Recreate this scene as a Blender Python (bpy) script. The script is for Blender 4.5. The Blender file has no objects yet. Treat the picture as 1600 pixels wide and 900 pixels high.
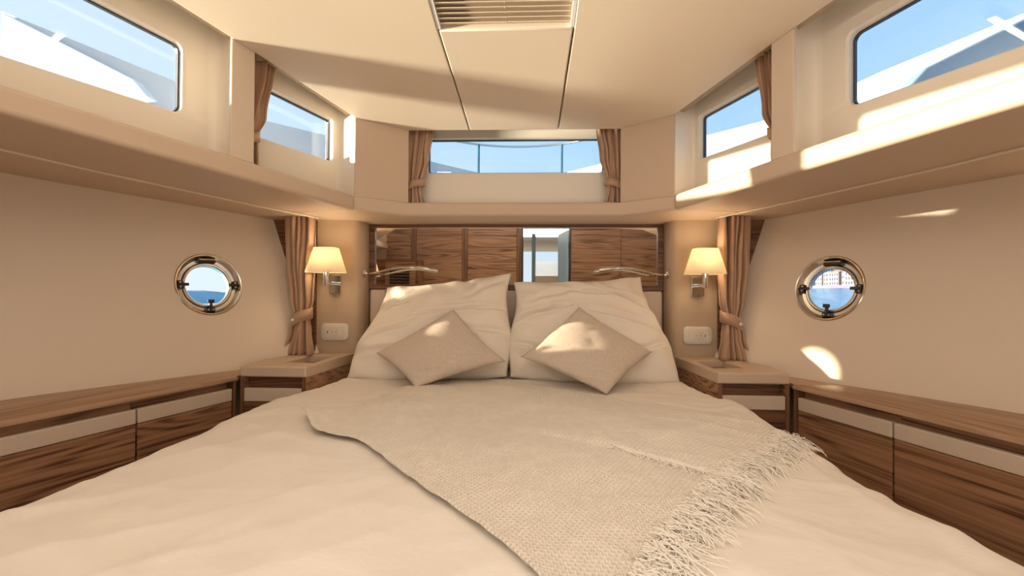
import bpy, bmesh, math, random
from mathutils import Vector, Matrix, noise
R = math.radians
random.seed(7)
EZ = 1.15                      # eye height above the cabin floor; all heights below are measured from the eye
scn = bpy.context.scene
col = scn.collection

# ------------------------------------------------------------------ camera
cam_d = bpy.data.cameras.new('camera'); cam = bpy.data.objects.new('camera', cam_d); col.objects.link(cam)
cam_d.sensor_width = 36; cam_d.lens = 760 / 1600 * 36; cam_d.clip_start = 0.02; cam_d.clip_end = 3000
cam.location = (0.1035, 0, EZ)
cam.rotation_euler = (Matrix.Rotation(R(2.56), 4, 'Z') @ Matrix.Rotation(R(90 + 0.585), 4, 'X') @ Matrix.Rotation(R(0.376), 4, 'Z')).to_euler()
scn.camera = cam

# ------------------------------------------------------------------ world, sun, lights, exposure
scn.view_settings.view_transform = 'Standard'; scn.view_settings.look = 'None'
scn.view_settings.exposure = 0.08; scn.view_settings.gamma = 1.0; scn.view_settings.use_curve_mapping = False
w = bpy.data.worlds.new('sky'); scn.world = w; w.use_nodes = True
nt = w.node_tree; nt.nodes.clear()
wo = nt.nodes.new('ShaderNodeOutputWorld'); bg = nt.nodes.new('ShaderNodeBackground')
tc = nt.nodes.new('ShaderNodeTexCoord'); sp = nt.nodes.new('ShaderNodeSeparateXYZ'); cr = nt.nodes.new('ShaderNodeValToRGB')
nt.links.new(tc.outputs['Generated'], sp.inputs[0]); nt.links.new(sp.outputs['Z'], cr.inputs[0])
# the evening haze is paler on the sun's side
mr = nt.nodes.new('ShaderNodeMapRange'); mr.inputs[1].default_value = 0.1; mr.inputs[2].default_value = -0.9; mr.inputs[3].default_value = 0.0; mr.inputs[4].default_value = 0.8
nt.links.new(sp.outputs['X'], mr.inputs[0]); hzm = nt.nodes.new('ShaderNodeMix'); hzm.data_type = 'RGBA'; hzm.inputs[7].default_value = (0.88, 0.93, 1.0, 1)
nt.links.new(mr.outputs[0], hzm.inputs[0]); nt.links.new(cr.outputs[0], hzm.inputs[6])
nt.links.new(hzm.outputs[2], bg.inputs[0]); nt.links.new(bg.outputs[0], wo.inputs[0])
bg.inputs[1].default_value = 1.08
e = cr.color_ramp.elements
e[0].position = 0.0; e[0].color = (0.72, 0.84, 0.97, 1)
e[1].position = 0.9; e[1].color = (0.30, 0.52, 0.86, 1)
e2 = cr.color_ramp.elements.new(0.30); e2.color = (0.48, 0.73, 0.98, 1)
e3 = cr.color_ramp.elements.new(0.12); e3.color = (0.60, 0.79, 0.98, 1)


def lamp(name, kind, loc, direction, energy, color, **kw):
    d = bpy.data.lights.new(name, kind); d.energy = energy; d.color = color
    for k, v in kw.items(): setattr(d, k, v)
    o = bpy.data.objects.new(name, d); col.objects.link(o); o.location = (loc[0], loc[1], loc[2] + EZ)
    if direction is not None:
        o.rotation_euler = Vector(direction).to_track_quat('-Z', 'Y').to_euler()
    return o


lamp('evening_sun', 'SUN', (-20, 0, 3), (1, -0.018, -0.125), 13.0, (1.0, 0.82, 0.60), angle=R(0.8))
# the sun's glitter on the water beside the boat, shining up through the port windows onto the cabin ceiling
lamp('sea_glitter_light', 'AREA', (-8.6, -0.48, -0.22), (1, 0.30, 0.135), 3000, (1.0, 0.84, 0.62), shape='RECTANGLE', size=0.7, size_y=0.35)
# unseen fill lamps added aft of the picture; the saloon lamp follows
lamp('cabin_fill', 'AREA', (0.0, 0.45, 1.02), (0, -0.55, -1), 11, (1.0, 0.87, 0.73), shape='RECTANGLE', size=1.7, size_y=0.7)  # added fill, tilted aft so the mirrored panels brighten
lamp('aft_fill', 'AREA', (0.0, -0.12, 0.89), (0, 1, -0.12), 10, (1.0, 0.88, 0.75), shape='RECTANGLE', size=2.6, size_y=0.26)  # added fill facing forward, above what the mirror shows
lamp('bed_foot_fill', 'AREA', (0.0, -0.25, -0.32), (0, 1, 0.5), 11.5, (1.0, 0.90, 0.80), shape='RECTANGLE', size=3.0, size_y=0.5)  # added fill shining up from behind the bed foot
lamp('saloon_light', 'AREA', (0.25, -2.2, 0.95), (0, 0, -1), 60, (0.95, 0.98, 1.0), shape='RECTANGLE', size=1.2, size_y=1.6)


# ------------------------------------------------------------------ materials
def mat(name, color, rough=0.6, metal=0.0, bump=None, bscale=200, bstr=0.1, var=0.0, vscale=8, emit=None, estr=0, spec=0.5, sheen=0.0, coord='Object'):
    m = bpy.data.materials.new(name); m.use_nodes = True; t = m.node_tree; b = t.nodes['Principled BSDF']
    b.inputs['Base Color'].default_value = (*color, 1); b.inputs['Roughness'].default_value = rough
    b.inputs['Metallic'].default_value = metal; b.inputs['Specular IOR Level'].default_value = spec
    if sheen: b.inputs['Sheen Weight'].default_value = sheen
    tcn = t.nodes.new('ShaderNodeTexCoord')
    if var:
        n = t.nodes.new('ShaderNodeTexNoise'); n.inputs['Scale'].default_value = vscale; n.inputs['Detail'].default_value = 4
        t.links.new(tcn.outputs[coord], n.inputs['Vector'])
        mx = t.nodes.new('ShaderNodeMix'); mx.data_type = 'RGBA'
        mx.inputs[6].default_value = (*[c * (1 - var) for c in color], 1); mx.inputs[7].default_value = (*[min(1, c * (1 + var)) for c in color], 1)
        t.links.new(n.outputs['Fac'], mx.inputs[0]); t.links.new(mx.outputs[2], b.inputs['Base Color'])
    if bump:
        if bump == 'noise':
            n = t.nodes.new('ShaderNodeTexNoise'); n.inputs['Scale'].default_value = bscale; n.inputs['Detail'].default_value = 3; out = n.outputs['Fac']
        elif bump == 'voronoi':
            n = t.nodes.new('ShaderNodeTexVoronoi'); n.inputs['Scale'].default_value = bscale; out = n.outputs['Distance']
        t.links.new(tcn.outputs[coord], n.inputs['Vector'])
        bn = t.nodes.new('ShaderNodeBump'); bn.inputs['Strength'].default_value = bstr; bn.inputs['Distance'].default_value = 0.002
        t.links.new(out, bn.inputs['Height']); t.links.new(bn.outputs[0], b.inputs['Normal'])
    if emit:
        b.inputs['Emission Color'].default_value = (*emit, 1); b.inputs['Emission Strength'].default_value = estr
    return m


def walnut(name, ang=0.0, light=(0.36, 0.195, 0.105), dark=(0.085, 0.034, 0.015), rough=0.38, vertical=False, lines=1.0):
    """walnut veneer; fine straight grain along a horizontal direction turned by ang about Z (or upright)"""
    m = bpy.data.materials.new(name); m.use_nodes = True; t = m.node_tree; b = t.nodes['Principled BSDF']; L = t.links
    c = t.nodes.new('ShaderNodeTexCoord'); oi = t.nodes.new('ShaderNodeObjectInfo')
    mp = t.nodes.new('ShaderNodeMapping'); mp.vector_type = 'POINT'; mp.inputs['Rotation'].default_value = (0, 0, -ang)
    L.new(c.outputs['Object'], mp.inputs['Vector'])
    cb = t.nodes.new('ShaderNodeCombineXYZ'); ml = t.nodes.new('ShaderNodeMath'); ml.operation = 'MULTIPLY'; ml.inputs[1].default_value = 37.0
    L.new(oi.outputs['Random'], ml.inputs[0]); [L.new(ml.outputs[0], cb.inputs[k_]) for k_ in (0, 1, 2)]

    def stretched(along, across, scale, detail, dist=0.0):
        mu = t.nodes.new('ShaderNodeVectorMath'); mu.operation = 'MULTIPLY'
        mu.inputs[1].default_value = (across, across, along) if vertical else (along, across, across)
        L.new(mp.outputs[0], mu.inputs[0]); ad = t.nodes.new('ShaderNodeVectorMath'); L.new(mu.outputs[0], ad.inputs[0]); L.new(cb.outputs[0], ad.inputs[1])
        n_ = t.nodes.new('ShaderNodeTexNoise'); n_.inputs['Scale'].default_value = scale; n_.inputs['Detail'].default_value = detail; n_.inputs['Distortion'].default_value = dist
        L.new(ad.outputs[0], n_.inputs['Vector']); return n_.outputs['Fac']
    big = stretched(0.7, 8, 1.0, 1, 0.2); fine = stretched(0.9, 120, 1.0, 3); hair = stretched(5, 420, 1.0, 2)
    sn = t.nodes.new('ShaderNodeMath'); sn.operation = 'MULTIPLY'; sn.inputs[1].default_value = 75 * lines; L.new(big, sn.inputs[0])
    si = t.nodes.new('ShaderNodeMath'); si.operation = 'SINE'; L.new(sn.outputs[0], si.inputs[0])
    def madd(a, k_, b_):
        q = t.nodes.new('ShaderNodeMath'); q.operation = 'MULTIPLY_ADD'; q.inputs[1].default_value = k_; L.new(a, q.inputs[0])
        if isinstance(b_, float): q.inputs[2].default_value = b_
        else: L.new(b_, q.inputs[2])
        return q.outputs[0]
    v_ = madd(si.outputs[0], 0.11, 0.02); v_ = madd(fine, 0.85, v_); v_ = madd(big, 0.30, v_); v_ = madd(hair, 0.22, v_)
    rp = t.nodes.new('ShaderNodeValToRGB'); el = rp.color_ramp.elements
    el[0].position = 0.50; el[0].color = (*dark, 1); el[1].position = 0.86; el[1].color = (*light, 1)
    mid = rp.color_ramp.elements.new(0.64); mid.color = (*[0.42 * d + 0.58 * l for d, l in zip(dark, light)], 1)
    L.new(v_, rp.inputs[0]); L.new(rp.outputs[0], b.inputs['Base Color'])
    b.inputs['Roughness'].default_value = rough
    bn = t.nodes.new('ShaderNodeBump'); bn.inputs['Strength'].default_value = 0.12; bn.inputs['Distance'].default_value = 0.001
    L.new(fine, bn.inputs['Height']); L.new(bn.outputs[0], b.inputs['Normal'])
    return m


def woven(name, color, c2, su, sv, rough=0.9, bstr=0.5, dist=0.002, dots=False):
    m = bpy.data.materials.new(name); m.use_nodes = True; t = m.node_tree; b = t.nodes['Principled BSDF']; L = t.links
    b.inputs['Roughness'].default_value = rough; b.inputs['Sheen Weight'].default_value = 0.15; b.inputs['Specular IOR Level'].default_value = 0.2
    uv = t.nodes.new('ShaderNodeUVMap'); s = t.nodes.new('ShaderNodeSeparateXYZ'); L.new(uv.outputs[0], s.inputs[0])
    def wave(sock, k, ph=0):
        a = t.nodes.new('ShaderNodeMath'); a.operation = 'MULTIPLY_ADD'; a.inputs[1].default_value = k; a.inputs[2].default_value = ph; L.new(sock, a.inputs[0])
        q = t.nodes.new('ShaderNodeMath'); q.operation = 'SINE'; L.new(a.outputs[0], q.inputs[0]); return q.outputs[0]
    wu = wave(s.outputs[0], su); wv = wave(s.outputs[1], sv)
    pr = t.nodes.new('ShaderNodeMath'); pr.operation = 'MULTIPLY'; L.new(wu, pr.inputs[0]); L.new(wv, pr.inputs[1])
    h = pr.outputs[0]
    if dots:
        mx0 = t.nodes.new('ShaderNodeMath'); mx0.operation = 'MULTIPLY_ADD'; mx0.inputs[1].default_value = 0.8
        L.new(wv, mx0.inputs[0]); L.new(pr.outputs[0], mx0.inputs[2]); h = mx0.outputs[0]
    n = t.nodes.new('ShaderNodeTexNoise'); n.inputs['Scale'].default_value = 30; n.inputs['Detail'].default_value = 4; L.new(uv.outputs[0], n.inputs['Vector'])
    f = t.nodes.new('ShaderNodeMath'); f.operation = 'MULTIPLY_ADD'; f.inputs[1].default_value = 0.3; f.inputs[2].default_value = 0.1; L.new(h, f.inputs[0])
    g = t.nodes.new('ShaderNodeMath'); g.operation = 'ADD'; L.new(f.outputs[0], g.inputs[0]); L.new(n.outputs['Fac'], g.inputs[1]); g.use_clamp = True
    mx = t.nodes.new('ShaderNodeMix'); mx.data_type = 'RGBA'; mx.inputs[6].default_value = (*c2, 1); mx.inputs[7].default_value = (*color, 1)
    L.new(g.outputs[0], mx.inputs[0]); L.new(mx.outputs[2], b.inputs['Base Color'])
    bn = t.nodes.new('ShaderNodeBump'); bn.inputs['Strength'].default_value = bstr; bn.inputs['Distance'].default_value = dist
    L.new(h, bn.inputs['Height']); L.new(bn.outputs[0], b.inputs['Normal'])
    return m


def glass(name, tint=(0.93, 0.97, 1.0), refl=1.0, ior=1.45):
    m = bpy.data.materials.new(name); m.use_nodes = True; t = m.node_tree; t.nodes.clear(); L = t.links
    o = t.nodes.new('ShaderNodeOutputMaterial'); a = t.nodes.new('ShaderNodeBsdfTransparent'); g = t.nodes.new('ShaderNodeBsdfGlossy')
    a.inputs[0].default_value = (*tint, 1); g.inputs['Roughness'].default_value = 0.0
    lw = t.nodes.new('ShaderNodeLayerWeight'); lw.inputs[0].default_value = 0.5
    pw = t.nodes.new('ShaderNodeMath'); pw.operation = 'POWER'; pw.inputs[1].default_value = 4.0
    f = t.nodes.new('ShaderNodeMath'); f.operation = 'MULTIPLY_ADD'; f.inputs[1].default_value = 0.9; f.inputs[2].default_value = 0.04
    x = t.nodes.new('ShaderNodeMixShader')
    L.new(lw.outputs['Facing'], pw.inputs[0]); L.new(pw.outputs[0], f.inputs[0])
    L.new(f.outputs[0], x.inputs[0]); L.new(a.outputs[0], x.inputs[1]); L.new(g.outputs[0], x.inputs[2]); L.new(x.outputs[0], o.inputs[0])
    return m


M = {}
M['hull'] = mat('cream_hull_lining', (0.74, 0.62, 0.49), 0.75, bump='noise', bscale=420, bstr=0.10)
M['gel'] = mat('cream_gelcoat', (0.80, 0.72, 0.60), 0.32, spec=0.4)
M['ceil'] = mat('cream_ceiling_vinyl', (0.73, 0.62, 0.485), 0.55, bump='noise', bscale=300, bstr=0.12, var=0.02, vscale=3)
M['leather'] = mat('beige_leatherette', (0.58, 0.435, 0.31), 0.50, bump='voronoi', bscale=700, bstr=0.12)
M['leather_pale'] = mat('pale_beige_leatherette', (0.64, 0.51, 0.385), 0.5, bump='voronoi', bscale=700, bstr=0.12)
M['tan'] = mat('tan_wall_vinyl', (0.46, 0.335, 0.22), 0.55, bump='noise', bscale=350, bstr=0.1)
M['walnut'] = walnut('walnut_across')
M['walnut_dark'] = walnut('dark_walnut_across', light=(0.21, 0.092, 0.042), dark=(0.05, 0.017, 0.008))
M['walnut_up'] = walnut('walnut_upright', vertical=True, light=(0.2, 0.095, 0.045), dark=(0.07, 0.028, 0.012))
SA = math.atan2(0.205, 0.73)   # plan angle of the side cabinets from the boat's axis
for s, n in ((-1, 'port'), (1, 'starboard')):
    M['walnut' + n] = walnut('walnut_side_' + n, ang=math.pi / 2 + s * SA, light=(0.42, 0.22, 0.115), dark=(0.10, 0.04, 0.018))
    M['counter' + n] = walnut('walnut_counter_' + n, ang=math.pi / 2 + s * SA, light=(0.44, 0.27, 0.165), dark=(0.24, 0.125, 0.065), rough=0.3, lines=0.6)
M['darkgap'] = mat('dark_gap', (0.012, 0.008, 0.006), 0.9)
M['chrome'] = mat('polished_steel', (0.80, 0.77, 0.72), 0.08, 1.0)
M['satin'] = mat('brushed_steel', (0.72, 0.66, 0.58), 0.25, 1.0)
M['black'] = mat('black_plastic', (0.012, 0.012, 0.013), 0.3)
M['gasket'] = mat('dark_window_gasket', (0.02, 0.025, 0.035), 0.35)
M['mirror'] = mat('mirror_silver', (0.90, 0.88, 0.84), 0.0, 1.0)
M['curtain'] = mat('tan_satin_curtain', (0.45, 0.27, 0.165), 0.42, bump='noise', bscale=500, bstr=0.08, sheen=0.3)
M['duvet'] = mat('cream_cotton_duvet', (0.80, 0.725, 0.63), 0.85, bump='noise', bscale=60, bstr=0.25, var=0.035, vscale=7, sheen=0.1, spec=0.2)
def crumple(m_, scale, dist):
    t_ = m_.node_tree; b_ = t_.nodes['Principled BSDF']; c_ = t_.nodes.new('ShaderNodeTexCoord')
    n_ = t_.nodes.new('ShaderNodeTexNoise'); n_.inputs['Scale'].default_value = scale; n_.inputs['Detail'].default_value = 5; n_.inputs['Distortion'].default_value = 0.45; n_.inputs['Roughness'].default_value = 0.45
    t_.links.new(c_.outputs['Object'], n_.inputs['Vector']); q_ = t_.nodes.new('ShaderNodeBump'); q_.inputs['Strength'].default_value = 1.0; q_.inputs['Distance'].default_value = dist
    t_.links.new(n_.outputs['Fac'], q_.inputs['Height'])
    if b_.inputs['Normal'].is_linked: t_.links.new(b_.inputs['Normal'].links[0].from_socket, q_.inputs['Normal'])
    t_.links.new(q_.outputs[0], b_.inputs['Normal'])


crumple(M['duvet'], 4.5, 0.016)
M['pillow'] = mat('cream_cotton_pillow', (0.80, 0.71, 0.595), 0.85, bump='noise', bscale=500, bstr=0.1, sheen=0.1, spec=0.2)
crumple(M['pillow'], 6, 0.010)
M['cushion'] = woven('beige_woven_cushion', (0.76, 0.63, 0.51), (0.58, 0.47, 0.37), 480, 480, bstr=0.6, dist=0.0015)
M['throw'] = woven('ivory_woven_throw', (0.83, 0.75, 0.635), (0.70, 0.61, 0.50), 620, 700, bstr=0.55, dist=0.002, dots=True)
M['fringe'] = mat('ivory_yarn', (0.84, 0.765, 0.65), 0.9, sheen=0.3)
M['plate'] = mat('ivory_plastic', (0.70, 0.62, 0.51), 0.4)
M['cord'] = mat('pale_track', (0.72, 0.60, 0.46), 0.4)
M['glass'] = glass('window_glass')
M['pglass'] = glass('porthole_glass', (0.96, 0.99, 1.0))
M['white'] = mat('white_gelcoat', (0.78, 0.78, 0.77), 0.35)
M['grey_and_shade'] = mat('pale_grey_and_shaded_bulwark', (0.50, 0.54, 0.58), 0.5)  # plain grey on the splashback, painted shade on the left bulwark
M['blue_and_shade'] = mat('blue_grey_door_and_shaded_moulding', (0.22, 0.33, 0.40), 0.5)  # the door's own blue-grey, painted shade on the right moulding
M['post'] = mat('dark_blue_post', (0.03, 0.14, 0.22), 0.4)
M['led'] = mat('led_strip', (1, 1, 1), 0.5, emit=(1.0, 0.93, 0.82), estr=14)
M['floor'] = walnut('walnut_floor', light=(0.2, 0.11, 0.06), dark=(0.08, 0.04, 0.02))
M['mattress'] = mat('white_mattress_ticking', (0.75, 0.72, 0.67), 0.8)
# lamp shade: thin fabric that lets the bulb shine through
m = bpy.data.materials.new('ivory_lamp_shade'); m.use_nodes = True; t = m.node_tree; t.nodes.clear()
o_ = t.nodes.new('ShaderNodeOutputMaterial'); d_ = t.nodes.new('ShaderNodeBsdfDiffuse'); tr = t.nodes.new('ShaderNodeBsdfTranslucent'); mxs = t.nodes.new('ShaderNodeMixShader')
d_.inputs[0].default_value = (0.88, 0.82, 0.70, 1); tr.inputs[0].default_value = (0.90, 0.80, 0.62, 1); mxs.inputs[0].default_value = 0.5
t.links.new(d_.outputs[0], mxs.inputs[1]); t.links.new(tr.outputs[0], mxs.inputs[2]); t.links.new(mxs.outputs[0], o_.inputs[0]); M['shade'] = m
# sea: blue water with wave relief
m = mat('sea_water', (0.06, 0.25, 0.42), 0.22); t = m.node_tree
n = t.nodes.new('ShaderNodeTexNoise'); n.inputs['Scale'].default_value = 0.55; n.inputs['Detail'].default_value = 6
tcn = t.nodes.new('ShaderNodeTexCoord'); t.links.new(tcn.outputs['Object'], n.inputs['Vector'])
bn = t.nodes.new('ShaderNodeBump'); bn.inputs['Strength'].default_value = 1.0; bn.inputs['Distance'].default_value = 0.6
t.links.new(n.outputs['Fac'], bn.inputs['Height']); t.links.new(bn.outputs[0], t.nodes['Principled BSDF'].inputs['Normal'])
rp = t.nodes.new('ShaderNodeValToRGB'); rp.color_ramp.elements[0].color = (0.03, 0.20, 0.42, 1); rp.color_ramp.elements[1].color = (0.14, 0.46, 0.72, 1)
rp.color_ramp.elements[0].position = 0.35; rp.color_ramp.elements[1].position = 0.68
t.links.new(n.outputs['Fac'], rp.inputs[0]); t.links.new(rp.outputs[0], t.nodes['Principled BSDF'].inputs['Base Color']); M['sea'] = m
M['hill'] = mat('hazy_blue_green_hill', (0.16, 0.38, 0.50), 0.9, var=0.3, vscale=0.02)  # distance haze is mixed into this colour
M['town_a'] = mat('pale_render_wall', (0.50, 0.44, 0.41), 0.8)
M['town_b'] = mat('pink_render_wall', (0.52, 0.37, 0.33), 0.8)
M['town_roof'] = mat('terracotta_roof', (0.55, 0.30, 0.22), 0.8)
M['town_win'] = mat('dark_house_window', (0.06, 0.08, 0.15), 0.6)  # even dark tone for the house panes
M['town_quay'] = mat('stone_quay', (0.20, 0.20, 0.27), 0.8)


# ------------------------------------------------------------------ mesh helpers
class MB:
    """collects vertices and faces in boat coordinates (z from the eye)"""
    def __init__(s): s.v = []; s.f = []; s.uv = None
    def add(s, vs, fs):
        k = len(s.v); s.v += [tuple(p) for p in vs]; s.f += [tuple(i + k for i in f) for f in fs]; return s
    def box(s, x0, x1, y0, y1, z0, z1):
        vs = [(x, y, z) for z in (z0, z1) for y in (y0, y1) for x in (x0, x1)]
        return s.add(vs, [(0, 2, 3, 1), (4, 5, 7, 6), (0, 1, 5, 4), (2, 6, 7, 3), (0, 4, 6, 2), (1, 3, 7, 5)])
    def prism(s, pts, z0, z1):
        """vertical prism over a plan polygon; z0/z1 numbers or functions of (x, y)"""
        n = len(pts); g = lambda z, p: z(*p) if callable(z) else z
        vs = [(p[0], p[1], g(z0, p)) for p in pts] + [(p[0], p[1], g(z1, p)) for p in pts]
        fs = [tuple(range(n - 1, -1, -1)), tuple(range(n, 2 * n))] + [(i, (i + 1) % n, n + (i + 1) % n, n + i) for i in range(n)]
        return s.add(vs, fs)
    def obox(s, c, ax, ay, az):
        """box from centre and three half-axis vectors"""
        c = Vector(c); ax, ay, az = Vector(ax), Vector(ay), Vector(az)
        vs = [c + ax * i + ay * j + az * k for k in (-1, 1) for j in (-1, 1) for i in (-1, 1)]
        return s.add(vs, [(0, 2, 3, 1), (4, 5, 7, 6), (0, 1, 5, 4), (2, 6, 7, 3), (0, 4, 6, 2), (1, 3, 7, 5)])
    def tube(s, pts, r, n=12, cap=True):
        pts = [Vector(p) for p in pts]; rr = r if isinstance(r, (list, tuple)) else [r] * len(pts); rings = []
        up = None
        for i, p in enumerate(pts):
            d = (pts[min(i + 1, len(pts) - 1)] - pts[max(i - 1, 0)]).normalized()
            if up is None: up = Vector((0, 0, 1)) if abs(d.z) < 0.9 else Vector((1, 0, 0))
            a = d.cross(up).normalized(); b = a.cross(d).normalized(); up = b
            rings.append([p + (a * math.cos(2 * math.pi * k / n) + b * math.sin(2 * math.pi * k / n)) * rr[i] for k in range(n)])
        vs = [v for q in rings for v in q]
        fs = [(i * n + k, i * n + (k + 1) % n, (i + 1) * n + (k + 1) % n, (i + 1) * n + k) for i in range(len(pts) - 1) for k in range(n)]
        if cap: fs += [tuple(range(n - 1, -1, -1)), tuple(range((len(pts) - 1) * n, len(pts) * n))]
        return s.add(vs, fs)
    def lathe(s, c, axis, prof, n=48, closed=False):
        """prof: (radius, distance along axis) pairs"""
        c = Vector(c); ax = Vector(axis).normalized(); a = ax.cross(Vector((0, 0, 1)) if abs(ax.z) < 0.9 else Vector((1, 0, 0))).normalized(); b = ax.cross(a)
        vs = [c + ax * h + (a * math.cos(2 * math.pi * k / n) + b * math.sin(2 * math.pi * k / n)) * r for r, h in prof for k in range(n)]
        m_ = len(prof); rng = range(m_) if closed else range(m_ - 1)
        fs = [(i * n + k, i * n + (k + 1) % n, ((i + 1) % m_) * n + (k + 1) % n, ((i + 1) % m_) * n + k) for i in rng for k in range(n)]
        if not closed: fs += [tuple(range(n - 1, -1, -1)), tuple(range((m_ - 1) * n, m_ * n))]
        return s.add(vs, fs)
    def grid(s, rows, closeu=False):
        nu = len(rows[0]); vs = [p for r in rows for p in r]; k = nu if closeu else nu - 1
        return s.add(vs, [(j * nu + i, j * nu + (i + 1) % nu, (j + 1) * nu + (i + 1) % nu, (j + 1) * nu + i) for j in range(len(rows) - 1) for i in range(k)])
    def mirror(s, sx):
        if sx < 0: s.v = [(-x, y, z) for x, y, z in s.v]; s.f = [tuple(reversed(f)) for f in s.f]
        return s


def tag(o, label=None, cat=None, group=None, kind=None):
    for k, v in (('label', label), ('category', cat), ('group', group), ('kind', kind)):
        if v: o[k] = v
    return o


def thing(name, loc, label, cat, group=None):
    o = bpy.data.objects.new(name, None); col.objects.link(o); o.location = (loc[0], loc[1], loc[2] + EZ); o.empty_display_size = 0.05
    return tag(o, label, cat, group)


WORLD = {}


def wl(o):                     # world location of an unrotated chain of parents
    v = Vector(o.location)
    while o.parent: o = o.parent; v += Vector(o.location)
    return v


def obj(name, mb, m, parent=None, smooth=False, bevel=0, seg=3, solid=0, subd=0, kind=None, label=None, sangle=None, recalc=True):
    me = bpy.data.meshes.new(name); xs = [p[0] for p in mb.v]; ys = [p[1] for p in mb.v]; zs = [p[2] for p in mb.v]
    org = Vector(((min(xs) + max(xs)) / 2, (min(ys) + max(ys)) / 2, min(zs)))
    me.from_pydata([(p[0] - org.x, p[1] - org.y, p[2] - org.z) for p in mb.v], [], mb.f)
    if mb.uv:
        l = me.uv_layers.new(name='UVMap')
        for poly in me.polygons:
            for li in poly.loop_indices: l.data[li].uv = mb.uv[me.loops[li].vertex_index]
    if recalc:
        b = bmesh.new(); b.from_mesh(me); bmesh.ops.recalc_face_normals(b, faces=b.faces); b.to_mesh(me); b.free()
    me.materials.append(m)
    if smooth: me.shade_smooth()
    o = bpy.data.objects.new(name, me); col.objects.link(o)
    w_ = org + Vector((0, 0, EZ))
    if parent: o.parent = parent; o.location = w_ - wl(parent)
    else: o.location = w_
    if bevel:
        d = o.modifiers.new('bevel', 'BEVEL'); d.width = bevel; d.segments = seg; d.limit_method = 'ANGLE'; d.angle_limit = R(35); d.harden_normals = False
        me.shade_smooth() if smooth else None
    if solid:
        d = o.modifiers.new('solid', 'SOLIDIFY'); d.thickness = solid; d.offset = 0
    if subd:
        d = o.modifiers.new('subd', 'SUBSURF'); d.levels = subd; d.render_levels = subd
    if sangle:
        me.shade_smooth(); me.set_sharp_from_angle(angle=R(sangle))
    if kind: o['kind'] = kind
    if label: o['label'] = label
    return o


def struct(name, mb, m, **kw):
    return obj(name, mb, m, kind='structure', **kw)


def lerp(a, b, t): return a + (b - a) * t


def curve_at(pts, y):
    """x of a plan curve given as (x, y) points sorted by falling y"""
    for (xa, ya), (xb, yb) in zip(pts, pts[1:]):
        if ya >= y >= yb: return lerp(xa, xb, (ya - y) / (ya - yb))
    return pts[0][0] if y > pts[0][1] else pts[-1][0]


ceilz = lambda x, y: 0.805 + 0.15 * (2.4 - y) if y > 0.6 else 0.805 + 0.15 * 1.8 + 0.02 * (0.6 - y)
topz = lambda x, y: 0.447 + 0.062 * (2.4 - y) - 0.0085 * (2.4 - y) ** 2
sofz = lambda x, y: 0.376 + 0.055 * (2.4 - y) - 0.004 * (2.4 - y) ** 2
roofz = lambda x, y: ceilz(x, y) + 0.13

# ================================================================== SETTING
struct('floor', MB().box(-2.2, 2.2, -0.34, 2.7, -1.2, -1.15), M['floor'])

# hull sides: a flared surface between a lower and an upper plan curve, with a round hole for the porthole
HB = [(0.60, 2.90), (0.80, 2.70), (1.04, 2.43), (1.24, 2.18), (1.474, 1.80), (1.63, 1.515), (1.75, 1.2), (1.84, 0.8), (1.89, 0.3), (1.90, -0.36)]
HT = [(0.90, 2.90), (1.08, 2.70), (1.29, 2.43), (1.56, 1.97), (1.77, 1.68), (1.90, 1.35), (1.97, 1.0), (2.03, 0.5), (2.05, 0.0), (2.05, -0.36)]
smooth_cache = {}


def smooth_x(pts, y):
    key = (id(pts), round(y, 4))
    if key not in smooth_cache:
        smooth_cache[key] = sum(curve_at(pts, min(2.9, max(-0.36, y + k * 0.03))) for k in range(-4, 5)) / 9
    return smooth_cache[key]


def hullp(y, z):
    t_ = (z + 0.36) / 0.76
    return Vector((lerp(smooth_x(HB, y), smooth_x(HT, y), t_), y, z))


PY, PZ = 2.14, 0.030           # porthole centre on the hull
PR = 0.136                     # hull cut-out radius
pc = hullp(PY, PZ)
pu = (hullp(PY - 0.1, PZ) - hullp(PY + 0.1, PZ)).normalized()   # aft, along the hull
pv = (hullp(PY, PZ + 0.1) - hullp(PY, PZ - 0.1)); pv = (pv - pu * pv.dot(pu)).normalized()
pn = pu.cross(pv).normalized()
if pn.x > 0: pn = -pn          # points into the cabin (starboard)


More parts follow.
